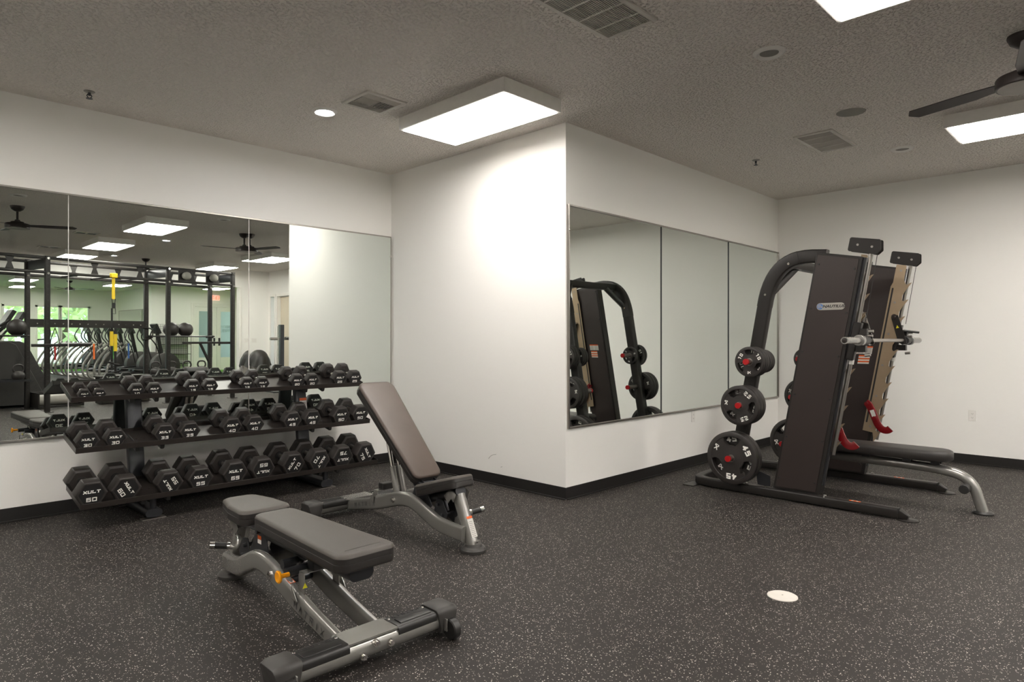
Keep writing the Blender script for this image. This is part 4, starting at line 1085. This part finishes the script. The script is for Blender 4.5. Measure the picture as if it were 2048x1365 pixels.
# ------------------------------------------------------------ weight plates on the machine's pegs
def make_plate(num, Rr, T):
    t = thing('weight_plate', '', 'weight plate')
    mb = MB(); h = T / 2
    mb.lathe([(Rr * .80, -h * .72), (Rr * .83, -h), (Rr * .965, -h), (Rr, -h * .8), (Rr, h * .8), (Rr * .965, h), (Rr * .83, h), (Rr * .80, h * .72), (Rr * .79, 0)], n=48, cap=False)
    mb.loft([[Vector((r_ * math.cos(2 * PI * k / 48), r_ * math.sin(2 * PI * k / 48), z_)) for k in range(48)] for r_, z_ in
             [(Rr * .80, -h * .72), (Rr * .79, 0), (Rr * .80, h * .72)]], cap=False)
    for k in range(3):
        c = R(30 + 120 * k); ang = R(34)
        inn, out = [], []
        def arcp(rr, w_): return [Vector((rr * math.cos(c + w_ * u), rr * math.sin(c + w_ * u))) for u in [x_ / 6 - 1 for x_ in range(13)]]
        o_ = arcp(Rr * .82, R(37)); m1 = arcp(Rr * .66, R(33)); i_ = arcp(Rr * .40, R(50))
        for a_, b__ in ((o_, m1), (m1, i_)):
            n = len(a_)
            for q_ in range(n - 1):
                ps = [a_[q_], a_[q_ + 1], b__[q_ + 1], b__[q_]]
                za = h * .86
                vs = [Vector((p.x, p.y, -za)) for p in ps] + [Vector((p.x, p.y, za)) for p in ps]
                fs = [[0, 1, 2, 3], [4, 5, 6, 7]]
                if q_ == 0: fs.append([3, 0, 4, 7])
                if q_ == n - 2: fs.append([1, 2, 6, 5])
                mb.add(vs, fs)
    for s in (-1, 1):
        mb.lathe([(Rr * .50, s * h * .5), (Rr * .48, s * h * .88), (Rr * .36, s * h * .92), (.040, s * h * 1.0), (.030, s * h * 1.12), (.0258, s * h * 1.12), (.0258, 0)], n=32, cap=False)
    mb.cur = 1
    if num != '2':
        seq = {'45': [(30, '45'), (270, '45'), (150, 'x')], '25': [(30, '25'), (270, '25'), (150, 'x')], '10': [(30, '10'), (150, '10'), (270, 'x')], '5': [(30, '5'), (150, '5'), (270, 'x')]}[num]
        for s in (1, -1):
            for a_, tx in seq:
                base = Matrix.Identity(4) if s == 1 else Matrix.Rotation(PI, 4, 'Y')
                mm = base @ Matrix.Rotation(R(a_ - 90), 4, 'Z') @ Matrix.Translation((0, Rr * .70, h * .86))
                if tx == 'x':
                    sz = Rr * .15
                    mb.strokes('X', sz * 1.25, sz, sz * .26, mm, depth=.0012)
                    mb.strokes('L', sz * .5, sz * 1.1, sz * .2, mm @ Matrix.Translation((sz * .55, sz * .1, 0)) @ Matrix.Rotation(PI, 4, 'Z'), depth=.0012)
                else:
                    mb.strokes(tx, Rr * (.40 if len(tx) > 1 else .16), Rr * .22, Rr * .054, mm, gap=.28, depth=.0012)
    build('plate_body', mb, ['rubber', 'print'], t, sharp=40)
    sl = MB(); sl.loft([[Vector((r_ * math.cos(2 * PI * k / 24), r_ * math.sin(2 * PI * k / 24), z_)) for k in range(24)] for r_, z_ in [(.0255, -h * 1.13), (.031, -h * 1.13), (.031, h * 1.13), (.0255, h * 1.13)]], cap=False, closed=True)
    build('steel_bushing', sl, 'steel', t)
    return t
plp = {}
tmx3 = Matrix(((0, 0, -1), (-1, 0, 0), (0, 1, 0)))
def put_plate(num, X, Y, Z, rot, label, group):
    sp_ = {'45': (.225, .052), '25': (.168, .046), '10': (.128, .034), '5': (.102, .028)}[num]
    if num not in plp: o = plp[num] = make_plate(num, *sp_)
    else: o = copy_tree(plp[num])
    o.location = (X, Y, Z)
    o.rotation_euler = (tmx3 @ Matrix.Rotation(R(rot), 3, 'Z')).to_euler()
    o['label'] = label; o['group'] = group
pegz = {'10': (2.455, 1.135), '25': (2.525, .765), '45': (2.615, .305)}
ordn = ['outermost', 'second', 'third', 'innermost']
def stack(num, Xs, rots, where, grp, size=None):
    y, z = pegz[num]
    for k, X in enumerate(Xs):
        nm = size or num
        w_ = ('outermost' if k == 0 else 'innermost' if k == len(Xs) - 1 else 'middle') if len(Xs) > 1 else 'single'
        rr = {'45': .0265, '25': .0265, '10': .0265}[num] - .0255
        put_plate(nm, X, y, z - .0012, rots[k % len(rots)], '%s %s plate of its stack on the %s' % (w_, nm, where), grp)
stack('45', [5.373, 5.432], [0, 70], 'near rear post, outer side, lowest peg', 'plates on the near rear post')
stack('25', [5.332, 5.384, 5.436], [22, 75, 10], 'near rear post, outer side, middle peg', 'plates on the near rear post')
stack('10', [5.365, 5.404, 5.443], [0, 50, 100], 'near rear post, outer side, top peg', 'plates on the near rear post')
stack('10', [5.620, 5.587, 5.554], [20, 80, 140], 'near rear post, inner side, top peg', 'plates on the near rear post', '5')
stack('45', [6.747, 6.688], [150, 40], 'far rear post, outer side, lowest peg', 'plates on the far rear post')
stack('25', [6.788, 6.736, 6.684], [122, 60, 10], 'far rear post, outer side, middle peg', 'plates on the far rear post')
stack('10', [6.716, 6.677], [60, 0], 'far rear post, outer side, top peg', 'plates on the far rear post')
stack('10', [6.566], [10], 'far rear post, inner side, top peg', 'plates on the far rear post', '5')

# flat bench inside the machine
fb = thing('weight_bench', 'flat black bench with a curved silver leg under the barbell machine', 'weight bench', (6.05, 1.6, 0))
def FB(n, mb, mk, bevel=0.0, sharp=35): return build(n, mb, mk, fb, bevel, sharp, world=True)
pd = MB(); pd.m = Matrix.Translation((6.05, 0, 0))
pd.slab([(-.145, 1.135), (.145, 1.135), (.145, 2.30), (-.145, 2.30)], [(.01, .375, .12), (0, .385, .13), (0, .43, .13), (.006, .445, .125), (.02, .452, .11), (.05, .455, .09)])
FB('pad', pd, 'vinyl_side', sharp=60)
path = arc_pts([(6.05, 2.32, .315), (6.05, 1.30, .315), (6.05, 1.02, .27), (6.05, .945, .015)], 8)
FB('frame_tube', MB().sweep(path, rrect(.075, .085, .036, 5), up=(1, 0, 0)), 'silver')
FB('rear_leg', MB().sweep([(6.05, 2.25, .3), (6.05, 2.30, .02)], rrect(.07, .07, .02), up=(1, 0, 0)).b2(5.85, 6.25, 2.26, 2.34, .002, .06), 'silver')
FB('foot_pad', MB().lathe([(.07, .001), (.07, .012), (.058, .022), (.001, .022)], Matrix.Translation((6.05, .945, 0)), 28), 'plastic')
FB('roller_bar', MB().cyl((5.92, 1.045, .19), (6.18, 1.045, .19), .034, 20), 'plastic', .004)
pb = MB()
for yy in (1.25, 1.45, 1.75, 2.0):
    for s_ in (-1, 1): pb.b2(6.05 + s_ * .03 - .004, 6.05 + s_ * .03 + .004, yy - .03, yy + .03, .34, .39)
FB('pad_bracket', pb, 'gmetal')

# ------------------------------------------------------------ storage rig, seen in the mirror
RA = R(-9.0)
rig = thing('training_rig', 'tall black steel training rig reflected in the long mirror', 'training rig', (2.5, -1.95, 0), RA)
prt = rrect(.075, .075, .006, 2)
def up_(x, y, h=2.72):
    mb = MB(); mb.sweep([(x, y, .01), (x, y, h)], prt)
    o = build('upright', mb, 'blackp', rig)
    hl = MB()
    for k in range(24):
        z = .35 + k * .1
        for s in (-1, 1): hl.cyl((x, y + s * .0378, z), (x, y + s * .0384, z), .0115, 8)
        hl.cyl((x - .0378, y, z), (x - .0384, y, z), .0115, 8)
    build('upright_holes', hl, 'ink', o)
    build('blue_edge', MB().b2(x - .040, x - .0378, y - .03, y + .03, .1, h - .35), 'bluepaint', o) if y > -.5 and False else None
    build('upright_foot', MB().b2(x - .075, x + .075, y - .075, y + .075, .001, .010), 'blackp', o)
    bl = MB()
    for z in (h - .04, h - .30): bl.cyl((x, y + .036, z), (x, y + .058, z), .02, 8)
    build('corner_bolt', bl, 'chrome', o)
    return o
XS = [-2.1, 0.0, 2.09, 3.48]; YB = -.90
for x in XS:
    for y in (0, YB): up_(x, y)
for y in (0, YB):
    for z in (2.69, 2.44):
        build('top_beam', MB().sweep([(XS[0], y, z), (XS[-1], y, z)], rrect(.05, .05, .006, 2)), 'blackp', rig)
    for a, b in zip(XS[:-1], XS[1:]):
        for f in (.36, .74):
            x = a + (b - a) * f
            q = MB(); mm = Matrix.Translation((x, y, 2.565)) @ Matrix.Rotation(R(90), 4, 'X')
            q.m = mm
            for s in (-1, 1):
                q.slab([(-.07, -.125), (.07, -.125), (.028, 0), (-.028, 0)] if s == 1 else [(-.028, 0), (.028, 0), (.07, .125), (-.07, .125)], [(0, -.004, .002), (0, .004, .002)])
            build('truss_plate', q, 'blackp', rig)
for x in XS:
    q = MB(); q.sweep([(x, 0, 2.60), (x, YB, 2.60)], rrect(.012, .17, .002, 2)); build('side_plate', q, 'gmetal', rig)
for x in (.55, 1.05, 1.55):
    build('pull_up_bar', MB().cyl((x, 0, 2.44), (x, YB, 2.44), .016, 12), 'blackp', rig)
for x in (2.42, 3.0):
    q = MB(); q.b2(x - .14, x + .14, .018, .028, 2.43, 2.69); build('grip_plate', q, 'blackp', rig, bevel=.003)
    q = MB(); q.m = Matrix.Translation((x, .075, 2.56)); q.loft([[Vector((rr * math.cos(2 * PI * k / 12), z_, rr * math.sin(2 * PI * k / 12) * .9)) for k in range(12)] for rr, z_ in [(.06, -.05), (.085, -.02), (.09, .03), (.06, .06)]])
    build('climbing_hold', q, 'speaker', rig, sharp=60)
# back storage beam, shelves and racks
q = MB(); q.b2(0, 2.1, YB - .012, YB + .03, 1.49, 1.64); q.cur = 1
for k in range(14): q.cyl((.15 + k * .14, YB + .0305, 1.56), (.15 + k * .14, YB + .032, 1.56), .012, 8)
build('storage_beam', q, ['blackp', 'chrome'], rig)
for (x0, x1) in ((2.1, 3.52), (-2.1, 0)):
    q = MB()
    for dy in (-.09, .12): q.cyl((x0, YB + dy, 1.33), (x1, YB + dy, 1.33), .016, 10)
    for xx in (x0 + .05, x1 - .05): q.b2(xx - .01, xx + .01, YB - .13, YB + .15, 1.29, 1.35)
    build('ball_shelf', q, 'blackp', rig)
for (x0, x1, z) in ((2.1, 3.52, .50), (-2.1, 0, .52), (2.1, 3.52, .95)):
    q = MB(); q.b2(x0, x1, YB - .16, YB + .2, z - .008, z); q.b2(x0, x1, YB + .19, YB + .2, z, z + .03); q.b2(x0, x1, YB - .16, YB - .15, z, z + .03)
    if z < .9: build('flat_shelf', q, 'gmetal', rig)
build('low_storage_box', MB().b2(1.15, 2.05, YB - .05, YB + .25, .012, .52).b2(1.12, 2.07, YB - .06, YB + .26, .52, .55), 'tray', rig, bevel=.004)
# fixed landmine arms and j hooks
q = MB(); q.sweep([(-.25, .06, 1.17), (.62, .06, 1.17)], rrect(.05, .05, .004, 2)); build('safety_bar', q, 'blackp', rig)
build('bar_grip', MB().cyl((.18, .06, 1.18), (.66, .06, 1.18), .034, 12), 'plastic', rig)
q = MB(); q.sweep([(2.42, -.06, 1.20), (3.25, -.06, 1.20)], rrect(.045, .045, .004, 2)); q.sweep([(2.78, -.06, 1.20), (2.98, -.06, .80)], rrect(.03, .05, .004, 2)); q.b2(3.2, 3.5, -.08, -.03, 1.17, 1.22); build('safety_bar', q, 'blackp', rig)
for x in (.14, 2.0):
    build('band_hook', MB().tube(arc_pts([(x, YB + .04, 1.5), (x + .2, YB + .06, 1.5), (x + .2, YB + .06, 1.28), (x, YB + .06, 1.26)], 5), .014, 8), 'blackp', rig)
rigM = Matrix.Translation((2.5, -1.95, 0)) @ Matrix.Rotation(RA, 4, 'Z')
def rw(x, y, z): return rigM @ Vector((x, y, z))
# exercise balls on the rig
def ball(p, r, l):
    t = build('medicine_ball', MB().sphere((0, 0, 0), r, 28), 'rubber', sharp=80); t.location = p
    tag(t, l, 'ball', 'balls on the rig shelves')
for (x, l) in ((-.16, 'black ball on the left rig shelf in front of the treadmill'), (2.60, 'left of two black balls on the right rig shelf'), (2.915, 'right of two black balls on the right rig shelf')):
    ball(rw(x, YB + .015, 1.33 + .148), .155, l)
# kettlebells
def make_kb():
    t = thing('kettlebell', '', 'kettlebell')
    build('bell', MB().lathe([(.055, 0), (.075, .006), (.098, .05), (.104, .095), (.09, .14), (.05, .168), (.001, .175)], n=22), 'rubber', t, sharp=60)
    build('handle', MB().tube(arc_pts([(-.05, 0, .14), (-.085, 0, .20), (-.06, 0, .285), (.06, 0, .285), (.085, 0, .20), (.05, 0, .14)], 5), .017, 10), 'rubber', t, sharp=60)
    return t
K0 = make_kb(); first = True
for (x, z, l) in ((-.14, .52, 'kettlebell on the left rig shelf in front of the treadmill shroud'), (2.28, .50, 'kettlebell at the left end of the right rig shelf'), (2.62, .50, 'second kettlebell from the left on the right rig shelf'),
                  (2.95, .50, 'third kettlebell from the left on the right rig shelf'), (3.28, .50, 'kettlebell at the right end of the right rig shelf'), (-1.0, .52, 'kettlebell on the left rig shelf, farthest from the window')):
    o = K0 if first else dup(K0, (0, 0, 0)); first = False
    p = rw(x, YB + .02, z + .001); o.location = p; o.rotation_euler = (0, 0, RA + R(8 * x)); o['label'] = l; o['group'] = 'kettlebells on the rig shelves'
# resistance bands on hooks
for (x, mk, l) in ((.42, 'bandred', 'red'), (1.08, 'bandor', 'orange'), (1.42, 'bandgr', 'green'), (1.72, 'bandbl', 'blue')):
    t = thing('resistance_band', '%s resistance band hanging from the rig storage beam' % l, 'resistance band', rw(x, YB + .06, 1.5), RA, 'resistance bands on the storage beam')
    build('tube', MB().tube(arc_pts([(0, 0, -.02), (-.09, 0, -.30), (-.02, 0, -.55)], 4), .008, 8).tube(arc_pts([(0, 0, -.02), (.09, 0, -.30), (.02, 0, -.55)], 4), .008, 8), 'plastic', t)
    build('sleeve', MB().tube([(0, 0, -.32), (.005, 0, -.62)], .017, 8), mk, t)
# suspension trainer
t = thing('suspension_trainer', 'yellow and black suspension straps hanging from the rig top beam', 'suspension trainer', rw(1.05, .06, 2.47), RA)
build('anchor_wrap', MB().b2(-.05, .06, -.05, .03, -.05, .035), 'yellow', t, bevel=.01)
build('yellow_strap', MB().b2(-.028, .028, -.012, -.004, -.45, -.04), 'yellow', t)
build('carabiner', MB().tube([(-.03, 0, -.44), (-.022, 0, -.52), (.022, 0, -.52), (.03, 0, -.44)], .007, 8).b2(-.028, .028, -.012, .012, -.62, -.52).tube([(-.03, 0, -.62), (-.035, 0, -.72), (.035, 0, -.72), (.03, 0, -.62)], .006, 8), 'plastic', t)
build('black_strap', MB().b2(-.045, -.015, -.006, .006, -1.02, -.62).b2(-.05, -.012, -.006, .006, -1.75, -.98).b2(.012, .05, -.006, .006, -1.8, -.98), 'plastic', t)
build('yellow_pad', MB().b2(-.062, -.008, -.012, .012, -1.32, -1.05).b2(.004, .060, -.012, .012, -1.42, -1.10), 'yellow', t)
build('strap_handle', MB().cyl((-.10, 0, -1.62), (.0, 0, -1.64), .02, 10).cyl((.0, 0, -1.66), (.10, 0, -1.68), .02, 10), 'plastic', t)

# ------------------------------------------------------------ things past the opening, seen in the mirror
def make_elliptical():
    t = thing('elliptical_trainer', '', 'elliptical trainer')
    for s in (-1, 1):
        build('curved_tube', MB().tube(arc_pts([(.30, s * .22, 1.12), (-.05, s * .24, .85), (-.30, s * .26, .40), (-.22, s * .26, .10), (.10, s * .25, .05), (1.5, s * .2, .05)], 7), .032, 10), 'silver', t)
        build('arm', MB().tube(arc_pts([(1.15, s * .30, .50), (1.02, s * .32, 1.05), (.80, s * .30, 1.30), (.98, s * .26, 1.62)], 5), .018, 8), 'plastic', t)
        build('foot_pedal', MB().sweep([(.45, s * .12, .36), (.82, s * .12, .32)], rrect(.15, .05, .02)), 'plastic', t)
        build('link_bar', MB().cyl((.2, s * .14, .28), (1.3, s * .14, .40), .022, 8), 'gmetal', t)
    sh = MB(); sh.lathe([(.36, -.13), (.40, -.10), (.40, .10), (.36, .13)], Matrix.Translation((1.38, 0, .44)) @ Matrix.Rotation(R(90), 4, 'X'), 26)
    build('drive_shroud', sh, 'dplastic', t, sharp=50)
    build('console_mast', MB().sweep([(1.30, 0, .7), (1.15, 0, 1.45)], rrect(.09, .10, .03), up=(0, 1, 0)), 'plastic', t)
    cs = MB(); cs.m = Matrix.Translation((1.12, 0, 1.52)) @ Matrix.Rotation(R(-25), 4, 'Y'); cs.b2(-.03, .03, -.20, .20, -.13, .17); cs.cur = 1; cs.b2(-.034, -.03, -.16, .16, -.08, .13)
    build('console', cs, ['plastic', 'gmetal'], t, bevel=.008)
    build('base_bar', MB().sweep([(1.62, -.3, .04), (1.62, .3, .04)], rrect(.08, .06, .02)), 'gmetal', t)
    return t
E0 = make_elliptical()
wh_ = ['nearest the opening', 'second from the opening', 'third from the opening', 'fourth from the opening', 'fifth from the opening', 'sixth from the opening', 'farthest, by the turf strip']
for k in range(7):
    o = E0 if k == 0 else dup(E0, (0, 0, 0))
    o.location = (5.30 - k * .075, -8.9 - k * .95, 0); o.rotation_euler = (0, 0, R(-6)); o['label'] = 'elliptical trainer with a curved silver frame in the mirrored row, ' + wh_[k]; o['group'] = 'elliptical trainers in the cardio room'
def climber(x, y, rz, l):
    t = thing('climbing_treadmill', l, 'treadmill', (x, y, 0), rz, 'inclined treadmills by the rig')
    s = MB()
    for yy in (-.42, .34):
        s.slab([(-1.3, .05), (.55, .05), (.57, .12), (.09, 1.17), (-.02, 1.22), (-.45, 1.22), (-1.3, .5)], [(0, 0, .03), (0, .08, .03)], Matrix.Translation((0, yy + .08, 0)) @ Matrix.Rotation(R(90), 4, 'X'))
    o = build('side_shroud', s, 'dplastic', t, bevel=.006)
    tb = MB(); tb.m = Matrix.Translation((.255, .421, .62)) @ Matrix.Rotation(R(65.3), 4, 'Y') @ Matrix.Rotation(R(180), 4, 'Z') @ Matrix.Rotation(R(90), 4, 'X')
    tb.strokes('MATRIX', .62, .09, .012, Matrix.Identity(4), gap=.7, depth=.001)
    build('side_lettering', tb, 'ink', o)
    st = MB()
    for k in range(6): st.box((-.10 + k * .085, 0, 1.08 - k * .18), (.20, .60, .03), Matrix.Rotation(R(15), 3, 'Y'))
    build('step', st, 'gmetal', t)
    build('deck', MB().b2(-1.3, .5, -.34, .34, .06, .22), 'plastic', t, bevel=.01)
    for yy in (-.36, .36):
        build('handrail', MB().tube(arc_pts([(-.40, yy, 1.15), (-.22, yy, 1.45), (.0, yy, 1.62)], 5), .022, 10), 'plastic', t)
    cs = MB(); cs.m = Matrix.Translation((.0, 0, 1.62)) @ Matrix.Rotation(R(28), 4, 'Y'); cs.b2(-.04, .03, -.30, .30, -.18, .20); cs.cur = 1; cs.b2(.03, .034, -.24, .24, -.1, .16)
    build('console', cs, ['plastic', 'gmetal'], t, bevel=.01)
climber(2.15, -3.55, R(0), 'dark treadmill with a sloping side shroud behind the rig')
climber(2.5, -4.75, R(0), 'dark treadmill farther back, half hidden by the one beside the rig')
# wire shelving, door side
t = thing('wire_shelf_unit', 'black wire grid shelving against the cardio room wall', 'wire shelf', (8.55, -14.0, 0))
g_ = MB()
for k in range(15): g_.cyl((-.55 + k * .0786, -.17, .2), (-.55 + k * .0786, -.17, 1.75), .004, 4)
for k in range(20): g_.cyl((-.55, -.17, .2 + k * .0815), (.55, -.17, .2 + k * .0815), .004, 4)
build('wire_grid', g_, 'blackp', t)
for z in (.3, .65, 1.0, 1.3): build('wire_shelf', MB().b2(-.55, .55, -.16, .2, z, z + .015), 'blackp', t)
sp_ = MB()
for sx in (-.54, .54): sp_.cyl((sx, .19, 0), (sx, .19, 1.35), .01, 6); sp_.cyl((sx, -.17, 0), (sx, -.17, 1.4), .01, 6)
build('shelf_post', sp_, 'blackp', t)
# exit sign
t = thing('exit_sign', 'red lit exit sign above the glass entry doors', 'exit sign', (10.12, -14.18, 2.80))
build('sign_body', MB().b2(-.15, .15, -.02, .03, -.10, .10), 'exitw', t, bevel=.005)
tb = MB(); tb.strokes('EXIT', .25, .14, .022, Matrix.Translation((0, .031, 0)) @ Matrix.Rotation(R(180), 4, 'Z') @ Matrix.Rotation(R(90), 4, 'X'))
build('sign_letters', tb, 'exitred', t)
tb = MB()
for s in (0, 1): tb.lathe([(.02, 0), (.04, .03), (.04, .05), (.001, .055)], Matrix.Translation((-.20, .0, .02 - s * .05)) @ Matrix.Rotation(R(-90), 4, 'X'), 14)
build('emergency_lamp', tb, 'plastic', t)
# ball on its bin beside the opening
t = thing('storage_bin', 'light grey round bin beside the cardio room opening', 'bin', (7.70, -5.52, 0))
build('bin_body', MB().lathe([(.19, .001), (.20, .01), (.23, .62), (.235, .64), (.225, .64), (.2, .6)], n=28, cap=False).lathe([(.20, .46), (.001, .46)], n=28), 'greyp', t, sharp=50)
o = build('exercise_ball', MB().sphere((0, 0, 0), .245, 28), 'rubber', sharp=80); o.location = (7.70, -5.52, .73); tag(o, 'black exercise ball resting on the grey bin', 'ball')
c = MB(); rnd = random.Random(3); rings = []
for (rr, zz) in ((.235, .80), (.262, .74), (.275, .68), (.285, .60), (.30, .53)):
    rings.append([Vector(((rr + .03 * math.sin(9 * a_ + zz * 9) * (0.85 - zz) * 3) * math.cos(a_), (rr + .03 * math.sin(9 * a_ + zz * 9) * (0.85 - zz) * 3) * math.sin(a_), zz + .03 * math.sin(5 * a_) * (0.85 - zz) * 3)) for a_ in [2 * PI * k / 54 for k in range(54)]])
c.loft(rings, cap=False)
o = build('draped_bag', c, 'plastic', sharp=80); o.location = (7.70, -5.52, 0); tag(o, 'black gathered bag draped around the exercise ball', 'bag')
# cable column near the right edge of the reflection
t = thing('cable_column', 'slim dark cable column with a steel arm reflected at the wall corner', 'cable machine', (7.30, -3.35, 0), R(0))
build('column', MB().b2(-.05, .05, -.06, .06, .02, 1.62), 'gmetal', t, bevel=.006)
build('guide_rail', MB().cyl((-.09, .03, .05), (-.09, .03, 1.58), .018, 12), 'chrome', t)
build('cross_arm', MB().cyl((-.28, 0, 1.28), (.25, 0, 1.28), .032, 14), 'steel', t)
build('base_plate', MB().b2(-.3, .3, -.25, .25, .001, .03), 'gmetal', t, bevel=.005)

t = thing('roller_crate', 'low black frame holding a clear drum on the floor at the rig uprights', 'crate', rw(.05, -.75, 0), RA)
cr_ = MB()
for (x0, x1, y0, y1, z0, z1) in ((0, .75, -.2, -.17, .02, .06), (0, .75, .17, .2, .02, .06), (0, .03, -.2, .2, .02, .30), (.72, .75, -.2, .2, .02, .30), (0, .75, -.2, -.17, .27, .30), (0, .75, .17, .2, .27, .30)): cr_.b2(x0, x1, y0, y1, z0, z1)
build('crate_frame', cr_, 'blackp', t, bevel=.003)
build('drum', MB().cyl((.04, 0, .165), (.71, 0, .165), .11, 24), 'greyp', t)
